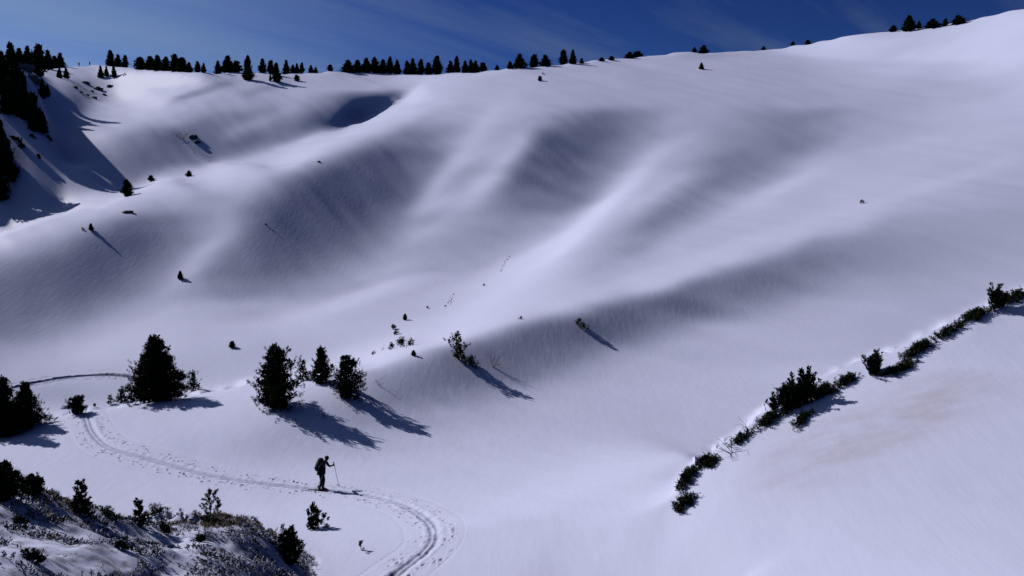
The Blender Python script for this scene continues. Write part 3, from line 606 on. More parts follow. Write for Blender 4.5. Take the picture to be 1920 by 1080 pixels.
# ---- young pines by the near bank
G2 = 'young pines near the heather bank'
YP = [(155,904,966,36,'pointed young pine rising above the heather bank on the left',dict(shape=1.05,whorl=34,shoot=.13,belly=.04,ragged=.15)),
      (264,938,984,28,'small dark young pine in the middle of the heather bank crest',dict(shape=1.0,whorl=18,shoot=.15,belly=.05)),
      (395,918,966,36,'open branched young pine on the right hump of the bank',dict(shape=.4,whorl=15,shoot=.19,gap=.1,fill=.2,belly=.2)),
      (409,941,966,10,'little pine shoot close beside the open branched young pine',dict(shape=.5,whorl=4,shoot=.18,fill=.2)),
      (588,953,991,26,'bushy young pine on open snow below the skier',dict(shape=.35,whorl=16,shoot=.24,belly=.3,up=1.1)),
      (608,967,991,14,'tiny pine seedling right beside the bushy young pine below the skier',dict(shape=.4,whorl=4,shoot=.2,up=1.1,fill=.2)),
      (545,993,1054,46,'upright bushy young pine at the right foot of the heather bank',dict(shape=.4,whorl=26,shoot=.26,belly=.3,up=1.1)),
      (677,1018,1032,10,'very small pine seedling alone on the snow near the track bend',dict(shape=.4,whorl=3,shoot=.14,up=1.2,fill=0)),
      (62,897,932,36,'squat rounded pine on the left end of the heather bank',dict(shape=.35,whorl=34,shoot=.14,belly=.4,fill=2)),
      (3,870,934,44,'dark spreading pine at the left edge above the heather bank',dict(shape=.55,whorl=44,shoot=.18,ragged=.4,fill=2))]
for i, (x, t_, b_, w_, lab, kw) in enumerate(YP): place_pine(x, t_, b_, w_, 60+i, lab, G2, name='young_pine', nn=50, wf=.24, nl=.42, **kw)
# ---- skyline pines: six forms, copied
FORMS = []
for k, (sh, be, rg) in enumerate([(.95,.05,.25), (.8,.08,.25), (1.1,.04,.2), (.65,.15,.35), (.9,.06,.4), (.55,.2,.3)]):
    FORMS.append(pine_meshes(5.0, 5.0, 300+k, shape=sh, belly=be, ragged=rg, shoot=.62, nn=14, wf=.34, fill=2.6, low=.0, dens=1.2))
def copy_pine(px, top, base, wpx, label, group, form, up=0.0):
    p = spot(px, base); s = px_m(p); o = thing('pine_tree', label, 'tree', p, random.uniform(0, 6.28), (wpx*s/5.0, wpx*s/5.0, (base-top)*s/5.0), group)
    t, c = FORMS[form % 6]; link('trunk', t, o); link('crown', c, o); return o
CLUMPS = [
 ('on the skyline left of the two distant hikers', 'skyline pines at the far left', [(22,84,142,30),(37,93,124,20),(52,89,124,20),(73,88,140,36),(90,95,128,18),(102,98,118,14),(113,93,118,17)]),
 ('in the small group just right of the two distant hikers', 'skyline pines right of the hikers', [(207,93,119,19),(222,100,120,14),(235,101,120,12)]),
 ('in the first long skyline clump right of the hikers', 'first long skyline clump', [(264,103,123,20),(281,102,124,16),(296,101,126,24),(312,103,126,20),(328,97,126,26),(342,103,126,20),(355,110,126,12),(370,108,125,13),(382,110,125,9)]),
 ('in the skyline clump above the long tree shadows', 'skyline clump above the long shadows', [(409,110,131,14),(427,105,132,25),(443,114,132,16)]),
 ('in the sparse skyline row left of the snow hollow', 'sparse skyline row', [(492,109,133,15),(508,112,133,12),(537,109,132,12),(549,120,132,9),(557,117,132,10),(566,117,133,11),(592,122,131,9),(620,122,131,10)]),
 ('in the dense clump on the skyline above the snow hollow', 'dense skyline clump above the hollow', [(653,113,133,22),(671,113,133,18),(687,110,134,19),(703,109,134,18),(718,111,134,18),(732,107,134,15),(745,111,134,15)]),
 ('in the clump right of the dense one above the hollow', 'clump right of the dense one', [(763,112,134,14),(774,108,135,17),(789,111,136,18),(804,116,136,17),(820,106,136,20)]),
 ('in the skyline group of six right of the hollow', 'skyline group of six', [(845,114,133,17),(857,105,132,14),(872,111,131,15),(883,109,130,12),(892,109,129,12),(906,116,129,14)]),
 ('in the loose middle skyline row', 'loose middle skyline row', [(932,121,128,10),(956,116,127,11),(974,103,126,25),(1001,104,124,20),(1022,104,122,16),(1057,96,119,16),(1074,95,118,14),(1091,110,117,8)]),
 ('in the low row where the skyline climbs', 'low scrub on the climbing skyline', [(1128,108,113,11),(1147,106,111,10),(1181,95,105,13),(1195,96,104,16),(1302,87,94,10),(1320,82,94,21),(1432,76,81,9),(1487,72,77,8),(1515,68,74,11)]),
 ('in the last group at the right end of the skyline', 'right-hand skyline group', [(1674,49,58,15),(1704,31,56,28),(1723,41,52,11),(1748,37,50,24),(1772,36,47,11),(1796,30,44,22)]),
]
fk = 0
for where, grp, L in CLUMPS:
    for i, (x, t_, b_, w_) in enumerate(L):
        n = 'leftmost pine' if i == 0 else ('rightmost pine' if i == len(L)-1 else ORD[i]+' pine from the left')
        copy_pine(x, t_-.5, b_+2, w_*1.25*random.uniform(.85, 1.15), n+' '+where, grp, fk); fk += 1
# ---- single pines in front of the skyline and on the slopes
SINGLES = [
 (466,107,150,24,'taller dark pine standing on snow in front of the skyline left of the hollow',1),
 (519,119,154,19,'narrow pine with a trailing shadow in front of the skyline',4),
 (583,122,137,12,'small pine with a short shadow, last in front of the skyline row',2),
 (507,140,152,7,'tiny pine between the two larger pines in front of the skyline',3),
 (556,141,152,13,'low pine on the snow right of the narrow pine with trailing shadow',5),
 (112,127,146,12,'left of two little pines on the snow beside the dark cliff',0),
 (124,127,147,11,'right of two little pines on the snow beside the dark cliff',4),
 (189,124,146,12,'leftmost of three little pines casting shadows near the hikers',0),
 (200,125,144,10,'middle one of three little pines casting shadows near the hikers',2),
 (214,124,146,11,'rightmost of three little pines casting shadows near the hikers',4),
 (239,339,368,26,'solitary dark pine on the bright crest of the left spur',3),
 (283,329,339,12,'small round bush pine right of the solitary pine on the spur crest',5),
 (354,320,331,13,'little ragged pine farther right on the bright spur crest',4),
 (338,509,524,13,'single small pine in the middle of the shaded left slope',1),
 (436,640,652,13,'small dark bush pine low on the slope above the largest pine',5),
 (171,419,432,10,'small pine beside a snow lump on the left spur',4),
 (760,589,600,9,'small round pine highest of the scatter above the middle ridge',5),
 (1012,143,152,9,'small pine alone below the middle skyline row',5),
 (1315,118,130,12,'small pine with snow round it below the right skyline',0),
 (776,657,667,11,'tiny round bush pine on the ridge crest right of the stubs',5),
]
for x, t_, b_, w_, lab, k in SINGLES: copy_pine(x, t_, b_, w_, lab, 'single pines on the snow slopes', k)
# ---- the shaded cliff on the left: pines and scrub
CL = [(6,100,178,34),(28,118,204,34),(46,140,224,30),(64,178,246,26),(80,150,186,16),(90,160,182,10),(14,150,214,30),(80,212,250,20),(2,226,300,38),(-2,292,374,44),(17,262,330,26)]  # the last three pines are added to throw shade across the cliff
for i, (x, t_, b_, w_) in enumerate(CL):
    names = ['topmost pine at the picture edge on the dark cliff', 'tall pine high on the dark cliff under the far-left skyline', 'tall pine in the middle of the dark cliff edge', 'lower pine on the edge of the dark cliff', 'short pine on the right shoulder of the dark cliff', 'smallest pine on the right shoulder of the dark cliff', 'pine near the picture edge halfway down the dark cliff', 'lowest pine on the edge of the dark cliff, over the blue shadow', 'added pine at the picture edge below the halfway pine, shading the dark cliff', 'lowest added pine at the picture edge, shading the foot of the dark cliff', 'narrow added pine just right of the picture edge, shading the cliff']
    copy_pine(x, t_, b_, w_, names[i], 'pines on the dark left cliff', i)
# ---- dwarf pine scrub
def place_bush(px, py, w, d, hgt, seed, label, group=None, name='dwarf_pine', rz=0.0, follow=True, cat='shrub', **kw):
    p = spot(px, py); c, s = math.cos(rz), math.sin(rz)
    def g(x, y): return float(height(p.x+c*x-s*y, p.y+s*x+c*y))-p.z
    b, n = bush_meshes(w, d, hgt, seed, ground_fn=g if follow else None, **kw)
    o = thing(name, label, cat, p, rz, 1, group); link('branch', b, o); link('needles', n, o); return o
def bush_between(a, b, depth, hgt, seed, label, group=None, **kw):
    lim = lambda q: float(np.interp(q[0], [1250, 1500, 1920], [37, 42, 54])); pa, pb = spot(*a, lim(a)), spot(*b, lim(b)); w = (pb.xy-pa.xy).length; mid = ((a[0]+b[0])/2, (a[1]+b[1])/2)
    pm = (pa+pb)/2; rz = math.atan2(pb.y-pa.y, pb.x-pa.x); q = Vector((pm.x, pm.y, float(height(pm.x, pm.y))))
    c, s = math.cos(rz), math.sin(rz)
    def g(x, y): return float(height(q.x+c*x-s*y, q.y+s*x+c*y))-q.z
    br, nd = bush_meshes(w*1.05, depth, hgt, seed, ground_fn=g, **kw)
    o = thing('dwarf_pine', label, 'shrub', q, rz, 1, group); link('branch', br, o); link('needles', nd, o); return o
G3 = 'dwarf pines creeping along the near right slope'
small = dict(shoot=.18, needle=.085, width=.028, n_need=18, upright=.7, spread=1.1)
tall = dict(shoot=.62, needle=.12, width=.045, n_need=80, upright=1.15, spread=.8)
EB = [((1262,962),(1304,930),.45,.30,110,small,'rosette dwarf pine at the lowest tip of the near scrub line'),
      ((1272,922),(1300,882),.42,.34,130,small,'dense dwarf pine second from the lowest tip of the scrub line'),
      ((1296,890),(1346,850),.42,.28,130,small,'dwarf pine just below the bare forked twig on the scrub line'),
      ((1368,838),(1414,806),.30,.18,56,small,'sparse dwarf pine just above the bare forked twig'),
      ((1410,808),(1474,768),.40,.24,150,small,'low brown-tinged dwarf pine left of the tall brush-like one'),
      ((1456,772),(1506,756),.36,.62,80,tall,'biggest dwarf pine with upright brush shoots on the scrub line'),
      ((1500,764),(1526,748),.26,.84,36,tall,'dwarf pine with the single tallest candle shoot'),
      ((1516,756),(1572,722),.42,.36,170,small,'thick dwarf pine right behind the tallest candle shoot'),
      ((1560,730),(1610,704),.32,.26,100,small,'thin end of the scrub patch right of the thick dwarf pine'),
      ((1484,806),(1518,772),.25,.16,80,small,'hanging dwarf pine branch below the tallest candle shoot'),
      ((1630,705),(1658,698),.25,.46,26,tall,'short upright dwarf pine standing apart in the gap of the scrub line'),
      ((1650,708),(1718,682),.35,.20,120,small,'flat dwarf pine right of the short upright one'),
      ((1688,678),(1756,638),.38,.28,150,small,'dense dwarf pine on the upper middle of the scrub line'),
      ((1752,640),(1808,606),.36,.20,100,small,'loose dwarf pine left of the dark one near the right edge'),
      ((1802,608),(1854,582),.40,.28,130,small,'dark dwarf pine left of the last upright shoots'),
      ((1852,586),(1876,576),.30,.55,24,tall,'last upright dwarf pine near the right frame edge'),
      ((1874,576),(1926,550),.42,.24,110,small,'dwarf pine running out of the right frame edge')]
for i, (a, b, dp, hg, n, kw, lab) in enumerate(EB): bush_between(a, b, dp*1.35, hg*(.95 if kw is small else 1.7), 500+i, lab, G3, n_shoot=int(n*1.15), **kw)
def place_twig(px, py, L, seed, label, n=3, group='bare twigs sticking out of the snow', dirs=None, name='bare_twig'):
    p = spot(px, py, 37) if px > 1200 else spot(px, py); o = link(name, twig_mesh(L, seed, n, dirs), None, p); return tag(o, label, 'twig', group)
place_twig(1374, 850, .66, 1, 'bare forked twig leaning left out of the near scrub line', 4, dirs=[(-.8,0,.55),(-.6,.2,.8),(-.9,-.1,.35),(-.2,.1,.9)])
place_twig(924, 688, 1.2, 2, 'bare forked shrub right of the lone leaning pine', 5)
place_twig(710, 722, .75, 3, 'bare twigs in the snow right of the irregular pine', 4)
place_twig(609, 782, .7, 4, 'bare twigs on the slope below the irregular pine', 4)
place_twig(556, 793, .5, 5, 'faint thin twig below the tall full ridge pine', 2)
place_twig(716, 658, .6, 6, 'thin stub left among the stubs on the ridge crest', 2)
place_twig(762, 653, 1.2, 7, 'straight bare pole-like stem standing on the ridge crest', 1, dirs=[(0,0,1)])
place_twig(345, 263, 3.2, 8, 'spiky bare shrub at the head of the dark drift on the far slope', 6)
place_twig(1404, 806, .5, 9, 'small bare stems rising from the sparse dwarf pine', 3)
# ---- scattered dwarf pines on the slopes
G4 = 'scattered dwarf pines on the snow slopes'
def far_bush(px, py, wpx, hpx, seed, label, n=26):
    p = spot(px, py); s = px_m(p); return place_bush(px, py, wpx*s, wpx*s*.8, hpx*s, seed, label, G4, n_shoot=n, n_need=12, shoot=hpx*s*.4, needle=max(.09, hpx*s*.22), width=max(.04, 1.1*s), spread=1.0)
far_bush(1086, 613, 22, 17, 701, 'dark dwarf pine with a shadow on the shaded flank of the ridge', 34)
far_bush(737, 618, 15, 10, 702, 'branchy dwarf pine in the scatter above the middle ridge')
far_bush(744, 627, 12, 9, 703, 'lower branchy dwarf pine in the scatter above the middle ridge')
far_bush(734, 655, 13, 12, 704, 'pointed dwarf pine stub left of the pole-like stem')
far_bush(751, 651, 17, 20, 705, 'taller dwarf pine stub directly left of the pole-like stem', 34)
far_bush(769, 648, 13, 14, 706, 'dwarf pine stub directly right of the pole-like stem')
far_bush(700, 664, 8, 6, 707, 'tiny dark tuft at the left end of the ridge crest stubs', 12)
far_bush(977, 598, 6, 5, 708, 'tiny dark tuft alone on the bright ridge crest', 10)
far_bush(801, 578, 5, 4, 709, 'tiny speck of scrub on the slope right of the scatter', 8)
far_bush(907, 536, 6, 4, 710, 'tiny speck of scrub between the two snow scratches', 8)
far_bush(1617, 381, 9, 7, 711, 'lone dark tuft on the long bright crest at the right', 16)
far_bush(1018, 140, 7, 4, 712, 'tiny tuft just above the small pine below the skyline', 8)
far_bush(154, 431, 8, 5, 713, 'tiny tuft left of the small pine on the left spur', 10)
far_bush(500, 423, 5, 4, 714, 'tiny speck of scrub on the dark middle of the slope', 8)
far_bush(177, 763, 8, 8, 715, 'tiny bush on the ridge line right of the track crossing', 12)
far_bush(882, 684, 26, 20, 716, 'lower shrub of the lone leaning pine on the shaded flank', 40)
far_bush(520, 766, 78, 18, 717, 'twiggy scrub skirt at the foot of the tall full pine', 60)
far_bush(233, 141, 6, 5, 718, 'tiny tuft right of the three little pines', 8)
far_bush(167, 182, 9, 6, 719, 'small tuft under the rocky patch near the cliff', 10)
G5 = 'scrub on the shaded snow of the dark cliff'
CS = [(78,232,34,16),(66,246,22,12),(40,268,26,12),(24,262,18,9),(44,278,16,9),(8,300,22,14),(6,330,26,18),(22,340,24,20),(30,322,14,10),(72,296,10,8),(14,372,12,9),(92,262,14,8),(52,222,24,14),(60,258,14,8)]
for i, (x, y, w, hh_) in enumerate(CS):
    p = spot(x, y); s = px_m(p)
    lab = ['widest scrub patch below the lowest cliff pine', 'scrub patch just left under the widest cliff patch', 'middle scrub patch on the shaded cliff snow', 'small scrub patch left of the middle cliff patch', 'scrub patch touching the middle cliff patch from below', 'scrub at the picture edge halfway down the cliff shadow', 'dark scrub at the picture edge low in the cliff shadow', 'biggest dark scrub low in the cliff shadow', 'scrub just above the biggest low dark scrub', 'lone faint tuft in the open blue cliff shadow', 'lowest scrub tuft near the end of the cliff shadow', 'rightmost scrub tuft beneath the cliff pines', 'scrub directly under the tall pine of the cliff edge', 'small scrub between the widest and the middle cliff patches'][i]
    place_bush(x, y, w*s, w*s*.6, hh_*s*.8, 740+i, lab, G5, n_shoot=34, n_need=10, shoot=hh_*s*.35, needle=hh_*s*.22, width=.16, spread=1.0)
# ---- rocks
def rock_mesh(w, d, hh_, seed):
    rng = np.random.default_rng(seed); n, m = 12, 7; V = []
    for j in range(m):
        la = math.pi*(j/(m-1)-.5)
        for i in range(n):
            lo = 2*math.pi*i/n; u = np.array([math.cos(la)*math.cos(lo), math.cos(la)*math.sin(lo), math.sin(la)])
            u = np.sign(u)*np.abs(u)**.75; k = 1+.9*(vnoise(np.array(u[0]*2.6+seed), np.array(u[1]*2.6+u[2]*2.1), seed)); V.append(u*k*np.array([w, d, hh_])*.5)
    F = [[j*n+i, j*n+(i+1) % n, (j+1)*n+(i+1) % n, (j+1)*n+i] for j in range(m-1) for i in range(n)]
    return mesh_from('rock', np.array(V), np.array(F), M_ROCK)
RK = [(362,258,15,7,'dark rock beside the spiky shrub on the far slope'),(369,267,11,4,'small flat rock just below the dark rock on the far slope'),
      (160,156,16,4,'long low rock at the top of the rocky patch near the cliff'),(184,168,18,5,'broad rock in the middle of the rocky patch near the cliff'),(176,184,12,4,'lowest rock of the rocky patch near the cliff'),(206,163,13,4,'right-hand rock of the rocky patch near the cliff'),(140,164,12,4,'left-hand rock of the rocky patch near the cliff'),(172,172,9,3,'small stone under the broad rock of the rocky patch'),(195,178,10,3,'stone right of the lowest rock in the rocky patch'),(150,172,9,3,'stone below the left-hand rock of the rocky patch'),
      (598,304,6,3,'tiny dark stone on the shaded slope below the spur'),(240,398,18,4,'thin rock edge showing through snow on the left spur'),
      (88,970,32,6,'flat dark stone lying on the heather bank'),(40,128,40,14,'rock outcrop under the pines at the far-left skyline'),(60,150,26,12,'rock outcrop on the upper edge of the dark cliff')]
for i, (x, y, w, hh_, lab) in enumerate(RK):
    p = spot(x, y); s = px_m(p); o = link('rock', rock_mesh(w*s, w*s*.7, hh_*s*1.6, 800+i), None, p); o.rotation_euler = (0, 0, random.uniform(-.4, .4)); tag(o, lab, 'rock', 'rocks showing through the snow')
# ---- heather and dry grass on the near bank
def bank_points(n, seed, dens=None):
    rng = np.random.default_rng(seed); w = (bankm*np.gradient(X3, axis=0)*RG)
    if dens is not None: w = w*dens
    w = np.clip(w, 0, None).ravel(); idx = rng.choice(w.size, n, p=w/w.sum()); i, j = np.unravel_index(idx, X3.shape)
    a = th2[i]+(rng.random(n)-.5)*dt2; r_ = RG[i,j]*np.exp((rng.random(n)-.5)*.006); x, y = r_*np.sin(a), r_*np.cos(a)
    return np.c_[x, y, height(x, y)], rng
clump = np.clip((vnoise(X3/.9, Y3/.9, 71)+.16)*4, 0.02, 1)*(1-.92*corridor)
pts_, rng_ = bank_points(8500, 72, clump)
axs = unit(np.c_[rng_.normal(0, .5, (len(pts_), 2)), np.full(len(pts_), .9)])
V, F = brush(pts_, axs, .07, 7, .08, .024, .9, rng_)
mi = np.repeat((rng_.random(len(pts_)) < .54).astype(int), 7)
o = link('heather', mesh_from('heather', V, F, [M_HEATH, M_RIME], False, mi)); o['kind'] = 'stuff'; o['label'] = 'dark snow-dusted heather covering the near left bank'; o['category'] = 'heather'
crestd = np.clip(1-(PY3-np.interp(PX3, [0,60,150,240,330,480,540,600], [880,922,955,955,968,972,1002,1060]))/26, 0, 1)*np.clip((vnoise(X3/1.3, Y3/1.3, 77)+.2)*3, 0.03, 1)
pts_, rng_ = bank_points(1500, 78, crestd)
axs = unit(np.c_[rng_.normal(.35, .4, len(pts_)), rng_.normal(0, .4, len(pts_)), np.full(len(pts_), .8)])
V, F = brush(pts_, axs, .03, 6, .17, .012, .45, rng_, 1.0)
o = link('dry_grass', mesh_from('dry_grass', V, F, M_GRASS)); o['kind'] = 'stuff'; o['label'] = 'tan dry grass along the crest of the near bank'; o['category'] = 'grass'
G6 = 'dark shrubs on the heather bank'
BS = [(30,912,34,26,'dark shrub at the left edge below the spreading pine'),(36,985,26,20,'dark shrub low on the left part of the heather bank'),(290,966,34,26,'dark shrub right of the small young pine on the bank crest'),(302,998,36,26,'big dark shrub hanging over the snowy gully in the bank'),(226,1030,22,14,'dark shrub left of the snowy gully near the bottom edge'),(386,982,60,11,'low dark mat under the open branched young pine'),(205,968,80,12,'long dark mat along the bank crest between the young pines'),(376,1016,26,14,'dark shrub just right of the snowy gully'),(66,1052,26,15,'dark shrub near the bottom left corner')]
for i, (x, y, w, hh_, lab) in enumerate(BS):
    p = spot(x, y); s = px_m(p); place_bush(x, y, w*s, w*s*.7, hh_*s, 900+i, lab, G6, name='shrub', n_shoot=46, n_need=14, shoot=max(.12, hh_*s*.35), needle=.085, width=.02, spread=1.1)
# ---- fresh scratches where snow balls rolled down the slope
def roll_marks(pix, seed, label):
    rng = np.random.default_rng(seed); Vs, Fs, k = [], [], 0
    for (x, y) in pix:
        for _ in range(3):
            p = spot(x+rng.normal(0, 2), y+rng.normal(0, 2)); r_ = rng.uniform(.05, .12)
            for i in range(4):
                pass
            oct_ = np.array([(1,0,0),(0,1,0),(-1,0,0),(0,-1,0),(0,0,1),(0,0,-1)])*r_*(1+.3*rng.normal(size=(6,1)))+np.array(p)+np.array([0, 0, r_*.4])
            Vs.append(oct_); Fs.append(np.array([(0,1,4),(1,2,4),(2,3,4),(3,0,4),(1,0,5),(2,1,5),(3,2,5),(0,3,5)])+k); k += 6
    o = link('snow_lumps', mesh_from('snow_lumps', np.concatenate(Vs), np.concatenate(Fs), M_SNOW, True)); o['kind'] = 'stuff'; o['label'] = label; o['category'] = 'snow lumps'
roll_marks([(955,481),(951,487),(947,492),(944,497),(943,503),(940,509)], 1, 'trail of small bright snow lumps high on the middle slope')
roll_marks([(850,553),(847,559),(844,563),(848,566),(841,569),(837,573)], 2, 'trail of small bright snow lumps low on the middle slope')
# ---------------------------------------------------------------- people
M_CLOTH = mat('dark_clothing', (.020, .022, .030), .85, .15, ((.035, .036, .045), 30.0))
M_SKIN = mat('skin', (.45, .28, .21), .6, .3)
M_BOOT = mat('dark_red_boot', (.16, .025, .025), .5, .4)
M_PACK = mat('backpack_cloth', (.022, .022, .028), .8, .2, ((.04, .04, .05), 25.0))
M_METAL = mat('pole_metal', (.12, .12, .13), .4, .5); M_METAL.node_tree.nodes['Principled BSDF'].inputs['Metallic'].default_value = .6
M_SKI = mat('ski_top', (.10, .10, .13), .4, .5)
def skin_mesh(name, verts, edges, radii, root, sub=2, mats=(None,)):
    me = bpy.data.meshes.new(name); me.from_pydata(verts, edges, []); o = bpy.data.objects.new(name, me); COL.objects.link(o)
    md = o.modifiers.new('skin', 'SKIN'); md.use_smooth_shade = True
    for i, r_ in enumerate(radii):
        sv = me.skin_vertices[0].data[i]; sv.radius = r_ if isinstance(r_, tuple) else (r_, r_); sv.use_root = (i == root)
    sb = o.modifiers.new('sub', 'SUBSURF'); sb.levels = sub; sb.render_levels = sub
    dg = bpy.context.evaluated_depsgraph_get(); out = bpy.data.meshes.new_from_object(o.evaluated_get(dg)); out.name = name
    bpy.data.objects.remove(o)
    out.materials.clear()
    for m in mats: out.materials.append(m)
    out.polygons.foreach_set('use_smooth', np.ones(len(out.polygons), bool)); return out
def tube_mesh(name, segs, m, sides=8): V, F = tubes(segs, sides); return mesh_from(name, V, F, m, True)
def box_round(name, c, s, m, rot=0.0, taper=.8):
    import bmesh
    bm = bmesh.new(); bmesh.ops.create_cube(bm, size=1)
    for v in bm.verts: v.co = Vector((v.co.x*s[0]*(taper if v.co.z > 0 else 1), v.co.y*s[1]*(taper if v.co.z > 0 else 1), v.co.z*s[2]))
    bmesh.ops.bevel(bm, geom=bm.edges[:]+bm.verts[:], offset=min(s)*.28, segments=3, affect='EDGES')
    bmesh.ops.rotate(bm, verts=bm.verts, cent=(0, 0, 0), matrix=Matrix.Rotation(rot, 3, 'Y')); bmesh.ops.translate(bm, verts=bm.verts, vec=c)
    me = bpy.data.meshes.new(name); bm.to_mesh(me); bm.free(); me.materials.append(m); me.polygons.foreach_set('use_smooth', np.ones(len(me.polygons), bool)); return me
def figure(joints, name, label, loc, rz, gloves=True):
    """joints: dict of named points; one continuous skinned body, clothing pieces as children"""
    J = joints; order = ['pelvis','spine','chest','neck','chin','crown','nose','sl','el','wl','hl','sr','er','wr','hr','hipl','kl','al','tl','hipr','kr','ar','tr']
    rad = dict(pelvis=(.155,.13), spine=(.15,.12), chest=(.20,.155), neck=.075, chin=.085, crown=.075, nose=.018, sl=.075, el=.055, wl=.036, hl=.035, sr=.075, er=.055, wr=.036, hr=.035, hipl=.105, kl=.072, al=.052, tl=.042, hipr=.105, kr=.072, ar=.052, tr=.042)
    E = [('pelvis','spine'),('spine','chest'),('chest','neck'),('neck','chin'),('chin','crown'),('chin','nose'),('chest','sl'),('sl','el'),('el','wl'),('wl','hl'),('chest','sr'),('sr','er'),('er','wr'),('wr','hr'),('pelvis','hipl'),('hipl','kl'),('kl','al'),('al','tl'),('pelvis','hipr'),('hipr','kr'),('kr','ar'),('ar','tr')]
    me = skin_mesh('body', [J[k] for k in order], [(order.index(a), order.index(b)) for a, b in E], [rad[k] for k in order], 0, 2, (M_CLOTH, M_SKIN))
    n = Vector(J['neck']); up = (Vector(J['crown'])-n).normalized()
    for p in me.polygons:
        if (p.center-n).dot(up) > .035: p.material_index = 1
    o = thing(name, label, 'person', loc, rz); link('body', me, o)
    c = Vector(J['crown']); ch = Vector(J['chin']); d = (c-ch).normalized()
    # knitted hat with a folded rim
    V, F, k = [], [], 12
    ax = d; a = ax.orthogonal().normalized(); b = ax.cross(a)
    for hgt, r_ in [(-.035,.100),(-.015,.112),(.01,.112),(.02,.103),(.055,.092),(.085,.062),(.10,.012)]:
        for i in range(k): V.append(tuple(c+ax*(hgt)+a*math.cos(i*2*math.pi/k)*r_+b*math.sin(i*2*math.pi/k)*r_))
    for j in range(6):
        for i in range(k): F.append((j*k+i, j*k+(i+1) % k, (j+1)*k+(i+1) % k, (j+1)*k+i))
    link('hat', mesh_from('hat', np.array(V), np.array(F), M_CLOTH, True), o)
    # jacket skirt over the hips
    V, F = [], []; pel, sp = Vector(J['pelvis']), Vector(J['spine'])
    for q, rx, ry in [(1.0,.185,.215),(.5,.19,.225),(0.,.195,.23),(-.55,.205,.235)]:
        cc = pel+(sp-pel)*q
        for i in range(16): V.append((cc.x+rx*math.cos(i*math.pi/8), cc.y+ry*math.sin(i*math.pi/8), cc.z))
    for j in range(3):
        for i in range(16): F.append((j*16+i, j*16+(i+1) % 16, (j+1)*16+(i+1) % 16, (j+1)*16+i))
    link('jacket', mesh_from('jacket', np.array(V), np.array(F), M_CLOTH, True), o)
    for s_, (an, to) in {'l': ('al','tl'), 'r': ('ar','tr')}.items():
        A, T = Vector(J[an]), Vector(J[to]); link('boot', tube_mesh('boot', [(A+Vector((0,0,.16)), A+Vector((0,0,.02)), .075, .07), (A+Vector((-.05,0,-.03)), T+Vector((.02,0,-.01)), .062, .05)], M_BOOT), o)
    for w_, h_ in (('wl','hl'), ('wr','hr')):
        W_, H_ = Vector(J[w_]), Vector(J[h_]); f = (H_-W_).normalized(); sd = f.cross(Vector((0,0,1))).normalized(); upv = sd.cross(f)
        segs = [(W_, H_, .042, .046)]
        for i, L in enumerate((.075, .085, .08, .065)):
            q0 = H_+upv*(.036-.024*i); q1 = q0+f*L*.5+sd*.01; q2 = q1+sd*L*.45-f*L*.1; q3 = q2-f*L*.35; segs += [(q0, q1, .013, .012), (q1, q2, .012, .011), (q2, q3, .011, .009)]
        t0 = W_+f*.03+upv*.03; t1 = t0+sd*.035+f*.03; segs += [(t0, t1, .014, .012), (t1, t1+sd*.02+f*.02, .012, .01)]
        link('glove', tube_mesh('glove', segs, M_CLOTH, 6), o)
    return o
SK = spot(603, 919); SKZ = float(height(SK.x, SK.y))-.06
SKL = Vector((SK.x, SK.y, SKZ+.03)); HEAD = -.12
J = dict(pelvis=(.0,0,.92), spine=(.02,0,1.12), chest=(.11,0,1.31), neck=(.19,0,1.44), chin=(.25,0,1.505), crown=(.28,0,1.60), nose=(.35,0,1.52),
         sl=(.15,.20,1.38), el=(.30,.27,1.11), wl=(.47,.24,1.17), hl=(.53,.235,1.20), sr=(.13,-.20,1.38), er=(-.02,-.28,1.12), wr=(.14,-.27,.94), hr=(.20,-.27,.93),
         hipl=(.0,.10,.86), kl=(.09,.10,.49), al=(.03,.10,.11), tl=(.19,.10,.06), hipr=(-.0,-.10,.86), kr=(.05,-.10,.49), ar=(-.07,-.10,.11), tr=(.09,-.10,.06))
figure(J, 'person', 'skier in dark clothes and hat walking right along the ski track, bent forward', SKL, HEAD)
def at_skier(v): c, s = math.cos(HEAD), math.sin(HEAD); return SKL+Vector((c*v[0]-s*v[1], s*v[0]+c*v[1], v[2]))
bp = thing('backpack', 'dark bulky backpack on the back of the skier', 'backpack', at_skier((-.12, 0, 1.0)), HEAD)
link('pack_body', box_round('pack_body', (-.02, 0, .22), (.26, .34, .52), M_PACK, .30, .85), bp)
link('lid', box_round('lid', (.10, 0, .50), (.24, .32, .12), M_PACK, .30, .9), bp)
for s_ in (-1, 1): link('strap', tube_mesh('strap', chain([np.array(q) for q in [(.16, s_*.10, .44), (.30, s_*.13, .42), (.36, s_*.15, .28), (.26, s_*.17, .10), (.10, s_*.17, .02)]], .022, .018), M_PACK, 6), bp)
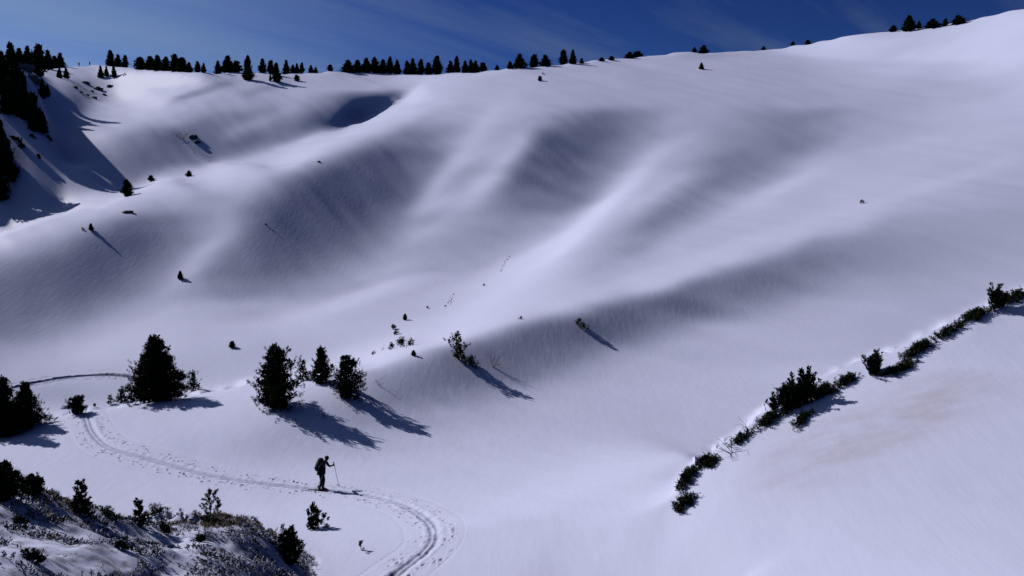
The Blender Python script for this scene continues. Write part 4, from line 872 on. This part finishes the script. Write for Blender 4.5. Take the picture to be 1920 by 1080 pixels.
def pole(hand, tip, label):
    h_, t_ = at_skier(hand), at_skier(tip); t_.z = float(height(t_.x, t_.y))-.02; o = thing('ski_pole', label, 'ski pole', t_, 0, 1, 'ski poles of the skier'); d = np.array(h_-t_); L = np.linalg.norm(d); u_ = d/L
    link('shaft', tube_mesh('shaft', [(np.zeros(3), d, .010, .012)], M_METAL), o); link('grip', tube_mesh('grip', [(d-u_*.09, d+u_*.10, .022, .024), (d+u_*.10, d+u_*.12, .024, .012)], M_CLOTH), o)
    link('basket', tube_mesh('basket', [(u_*.07, u_*.085, .055, .05)], M_CLOTH, 12), o)
pole((.545, .235, 1.24), (.66, .55, 0), 'ski pole planted ahead in the raised hand of the skier')
pole((.215, -.27, .95), (-.20, -.36, 0), 'ski pole trailing behind the legs of the skier')
for y_, x_, lab in ((.10, .16, 'left ski under the skier, farther from the camera'), (-.10, .06, 'right ski under the skier, nearer the camera')):
    V = []; prof = [(-.85,.035,.012),(-.80,.045,0),(0,.040,0),(.65,.05,0),(.80,.045,.03),(.88,.025,.09),(.91,.008,.12)]
    for (a, w_, z_) in prof: V += [(a, w_, z_), (a, -w_, z_), (a, -w_, z_+.018), (a, w_, z_+.018)]
    F = []
    for i in range(len(prof)-1):
        for k in range(4): F.append((i*4+k, i*4+(k+1) % 4, (i+1)*4+(k+1) % 4, (i+1)*4+k))
    F += [(0, 1, 2, 3), (24, 27, 26, 25)]
    p = at_skier((x_, y_, 0)); o = thing('ski', lab, 'ski', p, HEAD, 1, 'skis of the skier'); link('ski_body', mesh_from('ski_body', np.array(V), np.array(F), M_SKI), o); link('binding', box_round('binding', (-.02, 0, .035), (.30, .07, .04), M_METAL, 0, 1), o)
for (x, y, rz_, lab, k) in ((148, 119, 2.2, 'left one of two distant hikers in dark clothes on the skyline', 0), (168, 120, 1.4, 'right one of two distant hikers in dark clothes on the skyline', 1)):
    p = spot(x, y); JJ = dict(J); JJ.update(wl=(.28,.24,1.0), hl=(.33,.24,1.0), chest=(.05,0,1.33), neck=(.08,0,1.5), chin=(.11,0,1.575), crown=(.11,0,1.69), nose=(.21,0,1.58), tl=(.2,.1,.05), kl=(.1,.1,.5), ar=(-.12,-.1,.12), tr=(.03,-.1,.06))
    o = figure(JJ, 'person', lab, p, rz_); o.scale = (1.08,)*3; o['group'] = 'distant hikers on the skyline'
